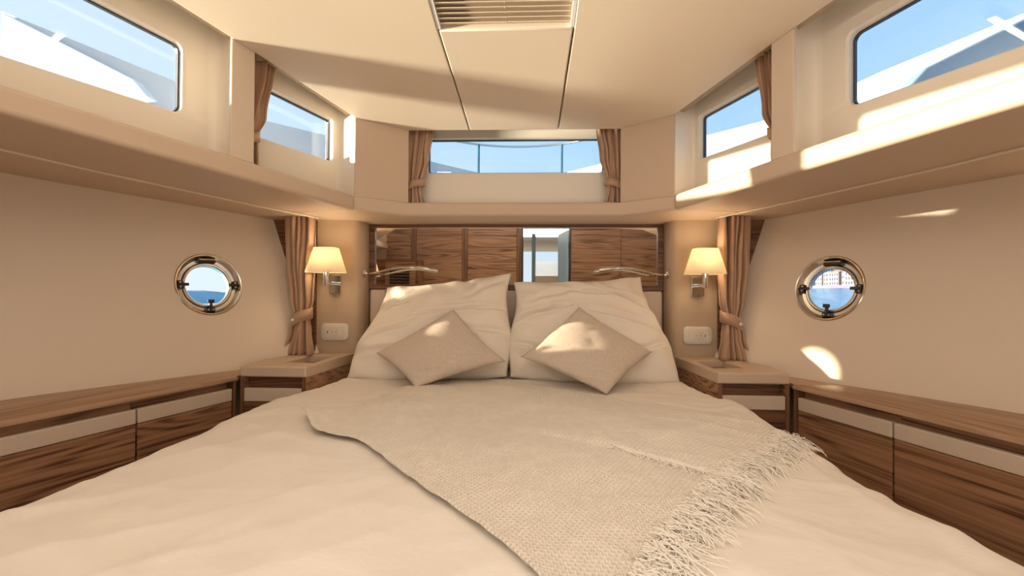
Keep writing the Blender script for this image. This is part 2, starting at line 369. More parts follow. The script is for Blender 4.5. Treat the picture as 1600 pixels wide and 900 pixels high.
def hull_mb():
    mb = MB()
    ya, yb, za, zb = PY - 0.16, PY + 0.16, PZ - 0.18, PZ + 0.18; N = 12
    ylist = [2.9, 2.75, 2.6, 2.5, 2.4] + [lerp(yb, ya, i / N) for i in range(N + 1)] + [1.9, 1.75, 1.6, 1.45, 1.3, 1.15, 1.0, 0.8, 0.6, 0.4, 0.2, 0.0, -0.36]
    zlist = [-1.2, -0.8, -0.5, -0.36, -0.25] + [lerp(za, zb, i / N) for i in range(N + 1)] + [0.3, 0.44]
    rows = [[hullp(y, z) for y in ylist] for z in zlist]
    k = len(mb.v); nu = len(ylist)
    fs = []
    for j in range(len(zlist) - 1):
        for i in range(nu - 1):
            if 5 <= i < 5 + N and 5 <= j < 5 + N: continue
            fs.append((j * nu + i, j * nu + i + 1, (j + 1) * nu + i + 1, (j + 1) * nu + i))
    mb.add([p for r in rows for p in r], fs)
    # ring between the square gap and the circle
    sq = [(lerp(yb, ya, i / N), za) for i in range(N)] + [(ya, lerp(za, zb, i / N)) for i in range(N)] + [(lerp(ya, yb, i / N), zb) for i in range(N)] + [(yb, lerp(zb, za, i / N)) for i in range(N)]
    rings = []
    for f in (1.0, 0.5, 0.0):
        ring = []
        for (y, z) in sq:
            q = hullp(y, z); d = q - pc; a = Vector((d.dot(pu), d.dot(pv))).normalized()
            c = pc + (pu * a.x + pv * a.y) * PR
            ring.append(c.lerp(q, f))
        rings.append(ring)
    rings.append([p - pn * 0.05 for p in rings[-1]])
    mb.grid(rings, closeu=True)
    return mb


for s, side in ((-1, 'left'), (1, 'right')):
    struct('wall_' + side, hull_mb().mirror(s), M['hull'], sangle=40)

# bulkhead forward, the padded lamp pillars, the walnut panels by the hull
struct('wall_front', MB().box(-1.5, 1.5, 2.62, 2.68, -1.15, 0.44), M['tan'])
for s, side in ((-1, 'left'), (1, 'right')):
    arc = [(0.785 + 0.055 - 0.055 * math.cos(a), 2.48 + 0.055 - 0.055 * math.sin(a)) for a in [R(90 * i / 8) for i in range(9)]]
    pts = [(0.785, 2.62)] + arc + [(1.022, 2.48), (1.022, 2.62)]
    struct('wall_pillar_' + side, MB().prism(pts, -1.15, 0.385).mirror(s), M['tan'], sangle=40)
    pts = [(1.022, 2.50), (1.022, 2.47), (1.40, 2.47), (1.40, 2.50)]
    struct('wall_panel_' + side, MB().prism([(1.023, 2.50), (1.023, 2.465), (1.40, 2.465), (1.40, 2.50)], -1.15, 0.385).mirror(s), M['walnut_dark'])

# padded shelf that runs round the cabin under the windows
EDGE = [(0.0, 2.385), (0.520, 2.385), (0.742, 2.254), (0.980, 1.695), (1.218, 1.15), (1.39, 0.70), (1.52, 0.20), (1.58, -0.34)]
for s, side in ((-1, 'left'), (1, 'right')):
    E_ = EDGE[2:]
    outer = [(x + 0.66, y + 0.02) for x, y in E_][::-1]
    outer = [(smooth_x(HT, y) + 0.03, y) for x, y in E_][::-1]
    outer[-1] = (1.45, 2.33)
    mb = MB().prism(E_ + outer, sofz, topz).mirror(s)
    struct('trim_shelf_' + side, mb, M['leather'], bevel=0.014, seg=4, sangle=50)
# front part of the same shelf
pts = [(-0.7405, 2.2545), (-0.520, 2.385), (0.520, 2.385), (0.7405, 2.2545), (1.45, 2.33), (1.45, 2.66), (-1.45, 2.66), (-1.45, 2.33)]
struct('trim_shelf_front', MB().prism(pts, sofz, topz), M['leather'], bevel=0.014, seg=4, sangle=50)

# ceiling: three upholstered panels with open seams, and the hatch opening
CE = [(0.523, 2.394), (0.747, 2.262), (0.951, 1.780), (0.987, 1.697), (1.066, 1.52), (1.225, 1.155), (1.40, 0.70), (1.54, 0.20), (1.60, -0.34)]
cl = MB().box(-0.01, 0.01, 0.2, 0.21, 1.09, 1.10)
ceiling = struct('ceiling', MB().prism([(-0.523, 2.42), (0.523, 2.42), (0.80, 2.30), (1.0, 1.80), (1.04, 1.72), (1.28, 1.155), (1.64, 0.2), (1.7, -0.34), (-1.7, -0.34), (-1.64, 0.2), (-1.28, 1.155), (-1.04, 1.72), (-1.0, 1.80), (-0.80, 2.30)],
                                      lambda x, y: ceilz(x, y) + 0.03, lambda x, y: ceilz(x, y) + 0.05), M['tan'])
for s in (-1, 1):
    pts = [(0.2215, 2.394)] + CE[:6] + [(1.30, 0.95), (1.335, 0.605), (0.238, 0.605), (0.238, 1.683)]
    pts = [(0.2215, 2.394), (0.523, 2.394), (0.747, 2.262), (0.951, 1.780), (0.987, 1.697), (1.066, 1.52), (1.225, 1.155), (1.39, 0.72), (1.43, 0.605), (0.238, 0.605), (0.238, 1.683)]
    obj('ceiling_panel', MB().prism(pts, ceilz, lambda x, y: ceilz(x, y) + 0.028).mirror(s), M['ceil'], ceiling, bevel=0.004, seg=2, sangle=50)
obj('ceiling_panel', MB().prism([(-0.2165, 2.394), (0.2165, 2.394), (0.233, 1.675), (-0.233, 1.675)], lambda x, y: ceilz(x, y) - 0.001, lambda x, y: ceilz(x, y) + 0.028), M['ceil'], ceiling, bevel=0.005, seg=2, sangle=50)
obj('ceiling_panel', MB().prism([(-1.43, 0.60), (1.43, 0.60), (1.54, 0.2), (1.60, -0.34), (-1.60, -0.34), (-1.54, 0.2)], ceilz, lambda x, y: ceilz(x, y) + 0.028), M['ceil'], ceiling, bevel=0.004, seg=2)
obj('ceiling_panel', MB().prism([(-0.233, 0.605), (0.233, 0.605), (0.233, 0.93), (-0.233, 0.93)], ceilz, lambda x, y: ceilz(x, y) + 0.028), M['ceil'], ceiling, bevel=0.004, seg=2)

# coach roof above the window recesses (keeps the sun off the ceiling)
RO = [(0.70, 2.60), (0.98, 2.34), (1.26, 1.74), (1.52, 1.15), (1.74, 0.5), (1.80, -0.36)]
struct('trim_coach_roof', MB().prism([(x, y) for x, y in RO] + [(-x, y) for x, y in RO[::-1]], roofz, lambda x, y: roofz(x, y) + 0.04), M['gel'])


# window walls with rounded openings -----------------------------------------------
def rrect(u0, u1, v0, v1, r, n=6, v0b=None, v1b=None):
    """rounded quadrilateral loop; v0b/v1b are the heights at the u1 end"""
    v0b = v0 if v0b is None else v0b; v1b = v1 if v1b is None else v1b; out = []
    cs = [((u0, v0), (1, 1), 180), ((u1, v0b), (-1, 1), 270), ((u1, v1b), (-1, -1), 0), ((u0, v1), (1, -1), 90)]
    for (u, v), (du, dv), a0 in cs:
        for i in range(n + 1):
            a = R(a0 + 90 * i / n); out.append((u + du * r + r * math.cos(a), v + dv * r + r * math.sin(a)))
    return out


def holed_wall(P, u0, u1, z0, z1, hole, depth, nrm):
    """wall from u0..u1 in direction P(u)->plan point, z0/z1 functions of u, with the loop `hole` cut through"""
    mb = MB(); n = len(hole)
    cu = sum(h[0] for h in hole) / n; cv = sum(h[1] for h in hole) / n
    outer = []
    for (u, v) in hole:           # project each hole point outward on the wall's outline
        du, dv = u - cu, v - cv; t_ = 1e9
        if du > 1e-6: t_ = min(t_, (u1 - cu) / du)
        if du < -1e-6: t_ = min(t_, (u0 - cu) / du)
        for zz, sg in ((z1, 1), (z0, -1)):
            lo, hi = 1.0, 60.0
            f = lambda k: sg * (cv + dv * k - zz(cu + du * k))
            if f(hi) > 0:
                for _ in range(40):
                    md = (lo + hi) / 2
                    if f(md) > 0: hi = md
                    else: lo = md
                t_ = min(t_, lo)
        outer.append((cu + du * t_, cv + dv * t_))
    # snap nearest outer points to the four corners
    for cu_, cv_ in ((u0, z0(u0)), (u1, z0(u1)), (u1, z1(u1)), (u0, z1(u0))):
        k = min(range(n), key=lambda i: (outer[i][0] - cu_) ** 2 + (outer[i][1] - cv_) ** 2); outer[k] = (cu_, cv_)
    def W(u, v, d): p = P(u); return (p[0] + nrm[0] * d, p[1] + nrm[1] * d, v)
    rings = [[W(u, v, depth) for u, v in outer], [W(u, v, 0) for u, v in outer], [W(u, v, 0) for u, v in hole], [W(u, v, depth) for u, v in hole]]
    # soften the opening's lip
    hole2 = [(cu + (u - cu) * 1.012, cv + (v - cv) * 1.03) for u, v in hole]
    rings = [rings[0], rings[1], [W(u, v, 0) for u, v in hole2], [W(u, v, 0.006) for u, v in hole], rings[3], rings[0]]
    mb.grid(rings, closeu=True)
    return mb


# starboard side wall plane: from (0.865, 2.29) to (1.15, 1.72); mirrored for port
A0 = Vector((0.865, 2.29)); AD = (Vector((1.15, 1.72)) - A0).normalized(); AN = (AD.y * -1, AD.x)   # outward normal below
AN = Vector((0.8944, 0.4472))
Pw = lambda u: (A0.x + AD.x * u, A0.y + AD.y * u)
UY = lambda y: (2.29 - y) / 0.8944


def win_structure(name, idx, s, hole, P, nrm, label_off):
    """frame ring + pane, parented as a window of the setting"""
    n = len(hole); cu = sum(h[0] for h in hole) / n; cv = sum(h[1] for h in hole) / n
    def W(u, v, d): p = P(u); return (p[0] + nrm[0] * d, p[1] + nrm[1] * d, v)
    def off(k):
        out = []
        for i in range(n):
            a, b = hole[i - 1], hole[(i + 1) % n]; tx, ty = b[0] - a[0], b[1] - a[1]; l = math.hypot(tx, ty) or 1
            out.append((hole[i][0] - ty / l * k, hole[i][1] + tx / l * k))
        return out
    i0, i1 = off(-0.001), off(0.006)
    mb = MB().grid([[W(u, v, 0.030) for u, v in i0], [W(u, v, 0.026) for u, v in i1], [W(u, v, 0.040) for u, v in i1], [W(u, v, 0.040) for u, v in i0], [W(u, v, 0.030) for u, v in i0]], closeu=True).mirror(s)
    f = struct(name, mb, M['gasket'], sangle=40)
    pane = MB().add([W(u, v, 0.034) for u, v in i1] + [W(u, v, 0.038) for u, v in i1], [tuple(range(n)), tuple(range(2 * n - 1, n - 1, -1))] + [(i, (i + 1) % n, n + (i + 1) % n, n + i) for i in range(n)]).mirror(s)
    obj('pane', pane, M['glass'], f)
    return f


sz = lambda u: topz(0, Pw(u)[1]) - 0.03
rz = lambda u: roofz(0, Pw(u)[1]) + 0.01
UM = UY(1.80)
small = rrect(0.0, UY(1.87), 0.627, 0.829, 0.016, v0b=0.641, v1b=0.869)
bigu0, bigu1 = UY(1.692), UY(0.55)
big = rrect(bigu0, bigu1, 0.639, 0.893, 0.03, v0b=0.668, v1b=1.03)
win_i = 1
for s, side in ((-1, 'left'), (1, 'right')):
    h1 = holed_wall(Pw, -0.045, UM, sz, rz, small, 0.05, AN)
    h2 = holed_wall(Pw, UM, UY(-0.34), sz, rz, big, 0.05, AN)
    # curved fillets where the window wall meets the pillars and the corner panel
    def fillet(a, c, b, zf0, zf1, n=10):
        rows = []
        for i in range(n + 1):
            t_ = i / n; x = (1 - t_) ** 2 * a[0] + 2 * t_ * (1 - t_) * c[0] + t_ * t_ * b[0]; y = (1 - t_) ** 2 * a[1] + 2 * t_ * (1 - t_) * c[1] + t_ * t_ * b[1]
            rows.append([(x, y, topz(x, y) - 0.03), (x, y, roofz(x, y) + 0.01)])
        return rows
    p = Pw(UY(1.77)); q = (0.990, 1.699)
    f1 = MB().grid(fillet(p, (1.085, 1.830), q, 0, 0))
    p = Pw(UY(1.862)); q = (0.955, 1.783)
    f2 = MB().grid(fillet(p, (1.05, 1.855), q, 0, 0))
    p = Pw(-0.02); q = (0.748, 2.268)
    f3 = MB().grid(fillet(p, (0.835, 2.33), q, 0, 0))
    for h in (h2, f1, f2, f3): h1.add(h.v, h.f)
    ws = struct('wall_window_' + side, h1.mirror(s), M['gel'], sangle=35)
    win_structure('window_%d' % win_i, 0, s, small, Pw, AN, 0); win_i += 1
    win_structure('window_%d' % win_i, 0, s, big, Pw, AN, 0); win_i += 1
    # pillar between the two windows, corner panel beside the front window
    nx, ny = 0.92, 0.39
    mb = MB().prism([(0.951, 1.780), (0.987, 1.697), (0.987 + 0.012, 1.697 + 0.005), (0.951 + 0.012, 1.785)], lambda x, y: topz(x, y) - 0.002, lambda x, y: ceilz(x, y) + 0.02).mirror(s)
    struct('trim_pillar_' + side, mb, M['leather_pale'], bevel=0.003, seg=2)
    mb = MB().prism([(0.747, 2.262), (0.523, 2.394), (0.530, 2.406), (0.754, 2.274)], lambda x, y: topz(x, y) - 0.002, lambda x, y: ceilz(x, y) + 0.02).mirror(s)
    struct('trim_corner_panel_' + side, mb, M['leather'], bevel=0.003, seg=2)
# front window wall
Pf = lambda u: (u, 2.52)
front = rrect(-0.455, 0.462, 0.626, 0.806, 0.02)
fw = holed_wall(Pf, -0.62, 0.62, lambda u: 0.42, lambda u: 0.93, front, 0.05, Vector((0, 1)))
for s in (-1, 1):               # returns between the corner panels and the front window wall
    fw.add([(s * 0.526, 2.40, 0.42), (s * 0.60, 2.53, 0.42), (s * 0.60, 2.53, 0.95), (s * 0.526, 2.40, 0.95)], [(0, 1, 2, 3)])
struct('wall_window_front', fw, M['gel'], sangle=35)
win_structure('window_%d' % win_i, 0, 1, front, Pf, Vector((0, 1)), 0)

# aft bulkhead of the cabin with the doorway, seen only in the mirror ---------------
AY = -0.35
aft = struct('wall_back', MB().box(-2.1, -0.03, AY - 0.03, AY - 0.005, -1.15, 1.15).box(0.52, 2.1, AY - 0.03, AY - 0.005, -1.15, 1.15), M['tan'])
for x0, x1 in ((-1.60, -1.31), (-1.25, -0.72), (-0.655, -0.093), (0.53, 1.085), (1.09, 1.60)):
    obj('panel', MB().box(x0, x1, AY - 0.006, AY + 0.006, -1.10, 1.08), M['walnut'], aft, bevel=0.002, seg=1)
for x0, x1 in ((-1.309, -1.251), (-0.719, -0.656), (-0.092, -0.032)):
    obj('post', MB().box(x0, x1, AY - 0.006, AY + 0.012, -1.10, 1.08), M['walnut_up'], aft, bevel=0.003, seg=1)
door = struct('door_1', MB().box(-0.036, -0.018, AY - 0.05, AY + 0.014, -1.15, 0.74).box(0.50, 0.52, AY - 0.05, AY + 0.014, -1.15, 0.74).box(-0.036, 0.52, AY - 0.05, AY + 0.014, 0.74, 0.76), M['black'])
obj('door_leaf', MB().obox((0.46, AY - 0.30, -0.2), (0.045, 0.24, 0), (0.012, -0.003, 0), (0, 0, 0.93)), M['blue_and_shade'], door)
obj('door_post', MB().box(0.075, 0.125, AY - 0.9, AY - 0.85, -1.15, 0.78), M['blue_and_shade'], door)
# saloon beyond the doorway
struct('wall_saloon_left', MB().box(-1.2, -1.15, -4.2, -0.4, -1.15, 1.2), M['gel'])
struct('wall_saloon_right', MB().box(1.7, 1.75, -4.2, -0.4, -1.15, 1.2), M['gel'])
struct('floor_saloon', MB().box(-1.2, 1.75, -4.2, -0.36, -1.2, -1.15), M['floor'])
struct('ceiling_saloon', MB().box(-1.2, 1.75, -4.2, -0.36, 1.0, 1.05), M['gel'])
struct('wall_saloon_back', MB().box(-1.2, 1.75, -4.2, -4.15, -1.15, -0.1).box(-1.2, 1.75, -4.2, -4.15, 0.8, 1.1), M['gel'])
k = thing('galley_cabinet', (0.27, -1.6, -1.15), 'grey galley cabinet reflected in the mirror behind the doorway', 'cabinet')
obj('body', MB().box(0.10, 0.46, -1.85, -1.5, -1.15, 0.10), M['walnut_dark'], k)
obj('worktop', MB().box(0.09, 0.47, -1.87, -1.48, 0.10, 0.24), M['leather_pale'], k, bevel=0.005)
obj('splashback', MB().box(0.09, 0.47, -1.89, -1.871, 0.24, 0.46), M['grey_and_shade'], k)
k = thing('oven', (0.28, -1.49, -0.25), 'black built-in oven reflected in the mirror below the grey worktop', 'oven')
obj('oven_door', MB().box(0.14, 0.44, -1.499, -1.478, -0.27, 0.085), M['black'], k, bevel=0.004)
obj('handle', MB().tube([(0.17, -1.455, 0.04), (0.41, -1.455, 0.04)], 0.008).box(0.18, 0.19, -1.478, -1.455, 0.035, 0.045).box(0.39, 0.40, -1.478, -1.455, 0.035, 0.045), M['chrome'], k)
# louvred locker on the aft port side
k = thing('louvred_locker', (-1.55, -0.2, -1.15), 'walnut locker with louvre slots, seen in the left end of the mirror', 'cabinet')
obj('body', MB().box(-1.80, -1.16, AY + 0.012, -0.06, -1.15, 0.36), M['walnut_dark'], k)
obj('door', MB().box(-1.52, -1.19, -0.061, -0.045, -1.1, 0.33), M['walnut'], k, bevel=0.002)
for i in range(6):
    obj('slat', MB().obox((-1.36, -0.04, 0.10 + i * 0.032), (0.11, 0, 0), (0, 0.004, 0.008), (0, 0.003, -0.003)), M['black'], k)

# ================================================================== JOINERY ON BOTH SIDES
FD = Vector((0.205, -0.73)).normalized()            # direction aft along the cabinet fronts (starboard)
FN = Vector((-FD.y, FD.x)) * -1                     # towards the cabin middle
if FN.x > 0: FN = -FN


def fp(y, d=0.0):
    """plan point on the cabinet front line at fore-aft position y, moved d towards the middle"""
    t_ = (2.0 - y) / -FD.y; return (1.140 + FD.x * t_ + FN.x * d, y + FN.y * d)


for s, side, word in ((-1, 'port', 'left'), (1, 'starboard', 'right')):
    wm, cm = M['walnut' + side], M['counter' + side]
    # continuous worktop
    wb = MB(); N_ = 40; rws = []
    for q in range(N_ + 1):
        y = lerp(2.0, -0.33, q / N_); a_ = fp(y); b_ = (smooth_x(HB, y) + 0.01, y)
        rws.append([(a_[0], a_[1], -0.376), (a_[0] , a_[1], -0.363), (a_[0] + 0.003, a_[1], -0.36), (b_[0], b_[1], -0.36), (b_[0], b_[1], -0.376)])
    rws.insert(0, [(1.152, 2.30, z_) for z_ in (-0.376, -0.363, -0.36)] + [(1.16, 2.30, -0.36), (1.16, 2.30, -0.376)])
    rws.insert(1, [(1.152, 2.005, z_) for z_ in (-0.376, -0.363, -0.36)] + [(smooth_x(HB, 2.005) + 0.01, 2.005, -0.36), (smooth_x(HB, 2.005) + 0.01, 2.005, -0.376)])
    o = obj('worktop', wb.grid(rws, closeu=True).mirror(s), cm, sangle=60)
    tag(o, 'walnut worktop along the %s side of the cabin above the cabinet doors' % word, 'worktop', 'walnut side worktops')
    # cabinets: carcass behind, recessed finger gap, leather strip, walnut door
    spans = [(1.984, 1.6195), (1.6145, 0.90), (0.895, 0.20)]
    desc = ['beside the %s nightstand' % word, 'second from the %s nightstand' % word, 'third from the %s nightstand, nearest the camera' % word]
    for i, (y0, y1) in enumerate(spans[:2]):
        a, b = fp((y0 + y1) / 2)
        k = thing('cabinet', (s * (a + 0.1), b, -1.15), 'walnut cabinet with pale leatherette pull strip ' + desc[i], 'cabinet', None)
        bp = [fp(y0 + 0.0015, -0.045), fp(y1 - 0.0015, -0.045), (fp(y1 - 0.0015)[0] + 0.2, y1), (fp(y0)[0] + 0.09, y0 + 0.001)]
        obj('body', MB().prism(bp, -1.15, -0.378).mirror(s), wm, k, label='dark walnut recess behind the pull strip')
        d0, d1 = fp(y0 - 0.001, -0.012), fp(y1 + 0.001, -0.012); e0, e1 = fp(y0 - 0.001, -0.034), fp(y1 + 0.001, -0.034)
        dr = obj('door', MB().prism([d0, d1, e1, e0], -1.12, -0.461).mirror(s), wm, k, bevel=0.0015, seg=2)
        obj('pull_strip', MB().prism([fp(y0 - 0.001, -0.010), fp(y1 + 0.001, -0.010), e1, e0], -0.459, -0.408).mirror(s), M['leather_pale'], dr, bevel=0.003, seg=2)
    # upright post between the cabinets and the nightstand
    o = obj('post', MB().prism([fp(1.998, -0.004), fp(1.986, -0.004), fp(1.986, -0.06), fp(1.998, -0.06)], -1.15, -0.377).mirror(s), M['walnut_up'], bevel=0.001)
    tag(o, 'thin upright walnut post between the %s cabinet and nightstand' % word, 'post')

    # nightstand
    k = thing('nightstand', (s * 0.99, 2.22, -1.15), '%s nightstand with padded beige tray top and walnut drawer' % word, 'nightstand', None)
    out = [(0.8500, 2.003), (1.135, 2.003), (1.15, 2.19), (1.10, 2.36), (1.02, 2.462), (1.02, 2.478), (0.815, 2.478)]
    inn = [(0.868, 2.125), (1.015, 2.145), (1.015, 2.20), (1.008, 2.382), (0.95, 2.383), (0.90, 2.383), (0.872, 2.381)]
    n = len(out)
    mb = MB(); zt, zb = -0.316, -0.362
    mb.add([(x, y, zb) for x, y in out] + [(x, y, zt) for x, y in out] + [(x, y, zt) for x, y in inn] + [(x, y, zb) for x, y in inn],
           [(r * n + i, r * n + (i + 1) % n, ((r + 1) % 4) * n + (i + 1) % n, ((r + 1) % 4) * n + i) for r in range(4) for i in range(n)])
    obj('tray_top', mb.mirror(s), M['leather'], k, bevel=0.018, seg=5, sangle=55, label='padded beige tray rim')
    obj('tray_base', MB().prism(inn, -0.362, -0.348).mirror(s), M['walnut'], k)
    obj('side_panel', MB().prism([(0.852, 2.012), (0.868, 2.012), (0.834, 2.478), (0.818, 2.478)], -1.15, -0.363).mirror(s), wm, k)
    obj('side_panel', MB().prism([(1.118, 2.012), (1.133, 2.012), (1.140, 2.19), (1.123, 2.19)], -1.15, -0.363).mirror(s), wm, k)
    obj('front_post', MB().box(0.853, 0.8665, 2.006, 2.012, -1.15, -0.363).mirror(s), M['walnut_up'], k)
    obj('front_post', MB().box(1.1195, 1.1325, 2.006, 2.012, -1.15, -0.363).mirror(s), M['walnut_up'], k)
    obj('back_panel', MB().box(0.869, 1.117, 2.05, 2.065, -1.15, -0.363).mirror(s), M['walnut_dark'], k)
    dr = obj('drawer', MB().box(0.869, 1.117, 2.008, 2.026, -0.80, -0.467).mirror(s), M['walnut_dark'], k, bevel=0.0015)
    obj('pull_strip', MB().box(0.869, 1.117, 2.006, 2.026, -0.465, -0.409).mirror(s), M['leather_pale'], dr, bevel=0.003)

# ================================================================== HEADBOARD, MIRROR
k = thing('headboard', (0, 2.59, -0.9), 'padded beige headboard behind the pillows below the mirror', 'headboard')
obj('pad', MB().box(-0.778, 0.778, 2.578, 2.615, -0.95, 0.014), M['leather_pale'], k, bevel=0.012, seg=4, sangle=50)
k = thing('wall_mirror', (0, 2.60, 0.017), 'long wall mirror in a dark walnut frame above the headboard', 'mirror')
fr = MB(); o_, i_ = [(-0.783, 0.018), (0.783, 0.018), (0.783, 0.381), (-0.783, 0.381)], [(-0.754, 0.044), (0.754, 0.044), (0.754, 0.349), (-0.754, 0.349)]
fr.add([(x, 2.585, z) for x, z in o_] + [(x, 2.585, z) for x, z in i_] + [(x, 2.604, z) for x, z in i_] + [(x, 2.612, z) for x, z in o_],
       [(r * 4 + i, r * 4 + (i + 1) % 4, ((r + 1) % 4) * 4 + (i + 1) % 4, ((r + 1) % 4) * 4 + i) for r in range(4) for i in range(4)])
obj('frame', fr, M['walnut_dark'], k, bevel=0.001)
obj('glass', MB().box(-0.757, 0.757, 2.600, 2.604, 0.042, 0.351), M['mirror'], k)

# ================================================================== BED
TOP = -0.405


def fbm(x, y, z=0.0, o=3): return noise.fractal(Vector((x, y, z)), 1.0, 2.1, o)


def ridge(x, y, ang, freq, seed):
    c, s_ = math.cos(ang), math.sin(ang); a = x * c + y * s_; b = -x * s_ + y * c
    v = noise.noise(Vector((a * freq + 0.35 * noise.noise(Vector((x * 2, y * 2, seed))), b * freq * 0.22, seed)))
    return (1 - abs(v) * 2.2)


def bedz(x, y):
    z = TOP + 0.016 * fbm(x * 1.6, y * 1.6, 3.1, 2)
    z -= 0.018 * max(0, (abs(x) - 0.35)) ** 1.3
    # soft wrinkles, stronger to the right and towards the foot
    wr = 0.45 + 0.8 * max(0, min(1, (x - 0.35) / 0.35)) + 0.5 * max(0, min(1, (1.0 - y) / 0.4)) + 0.4 * max(0, min(1, (-x - 0.25) / 0.4))
    wx, wy = x + 0.06 * noise.noise(Vector((x * 2.3, y * 2.3, 5))), y + 0.06 * noise.noise(Vector((x * 2.3, y * 2.3, 15)))
    z += 0.0060 * wr * max(0, ridge(wx, wy, R(8), 4.6, 9.0)) ** 2
    z += 0.0050 * wr * max(0, ridge(wx, wy, R(-42), 5.2, 4.0)) ** 3
    z += 0.0040 * wr * max(0, ridge(wx, wy, R(70), 6.5, 14.0)) ** 3
    z += 0.0028 * fbm(x * 8, y * 8, 8, 4)
    # puckers near the pillows
    z += 0.004 * max(0, min(1, (y - 1.7) / 0.4)) * max(0, ridge(wx, wy, R(-75), 7.0, 24.0)) ** 2
    return z


bed = thing('bed', (0, 1.4, -1.15), 'double berth base with mattress under the cream duvet', 'bed')
obj('base', MB().prism([(-0.80, 0.55), (0.80, 0.55), (0.80, 2.55), (-0.80, 2.55)], -1.15, -0.70), M['walnut_dark'], bed, bevel=0.02)
mt = [(-0.72, 0.36), (0.72, 0.36), (0.80, 0.50), (0.805, 2.0), (0.80, 2.57), (-0.80, 2.57), (-0.805, 2.0), (-0.80, 0.50)]
obj('mattress', MB().prism(mt, -0.695, -0.47), M['mattress'], bed, bevel=0.04, seg=4, sangle=50)

rows = []; YN = 230; XN = 96; y0, y1 = 0.28, 2.50
prof_r = 0.085
for j in range(YN + 1):
    y = lerp(y0, y1, j / YN)
    # half width: rounded foot corner, tucked in between the nightstands
    w_ = 0.885
    if y > 1.82: w_ = lerp(0.885, 0.838, min(1, (y - 1.82) / 0.16))
    if y > 2.05: w_ = lerp(0.838, 0.800, min(1, (y - 2.05) / 0.45))
    if y < 0.75: w_ -= 0.16 * ((0.75 - y) / 0.47) ** 2
    row = []
    for i in range(-XN, XN + 1):
        u = i / XN; sgn = 1 if u >= 0 else -1; a = abs(u)
        ww = w_ + 0.010 * noise.noise(Vector((y * 3.1, sgn * 5, 0))) + 0.006 * noise.noise(Vector((y * 9.1, sgn * 7, 0))) * (1 if y < 1.8 else 0.3)
        if sgn < 0 and y < 1.8: ww += 0.02
        flat = ww - prof_r
        if a < 0.80:
            x = sgn * flat * (a / 0.80); z = bedz(x, y)
        elif a < 0.92:
            th = (a - 0.80) / 0.12 * math.pi / 2
            x = sgn * (flat + prof_r * math.sin(th)); z = bedz(sgn * flat, y) - prof_r * (1 - math.cos(th))
        else:
            t_ = (a - 0.92) / 0.08
            fold = 0.014 * noise.noise(Vector((y * 7.5, sgn * 3, 1))) * t_
            x = sgn * (flat + prof_r + fold * (1 if y < 1.8 else 0)); z = bedz(sgn * flat, y) - prof_r - 0.16 * t_
        # foot end curls down
        if y < 0.42: z -= 0.25 * ((0.42 - y) / 0.14) ** 1.6 * 0.4
        row.append((x, y, z))
    rows.append(row)
duvet = obj('duvet', MB().grid(rows), M['duvet'], smooth=True, recalc=False, solid=0.012)
tag(duvet, 'wide cream cotton duvet spread over the berth', 'duvet')


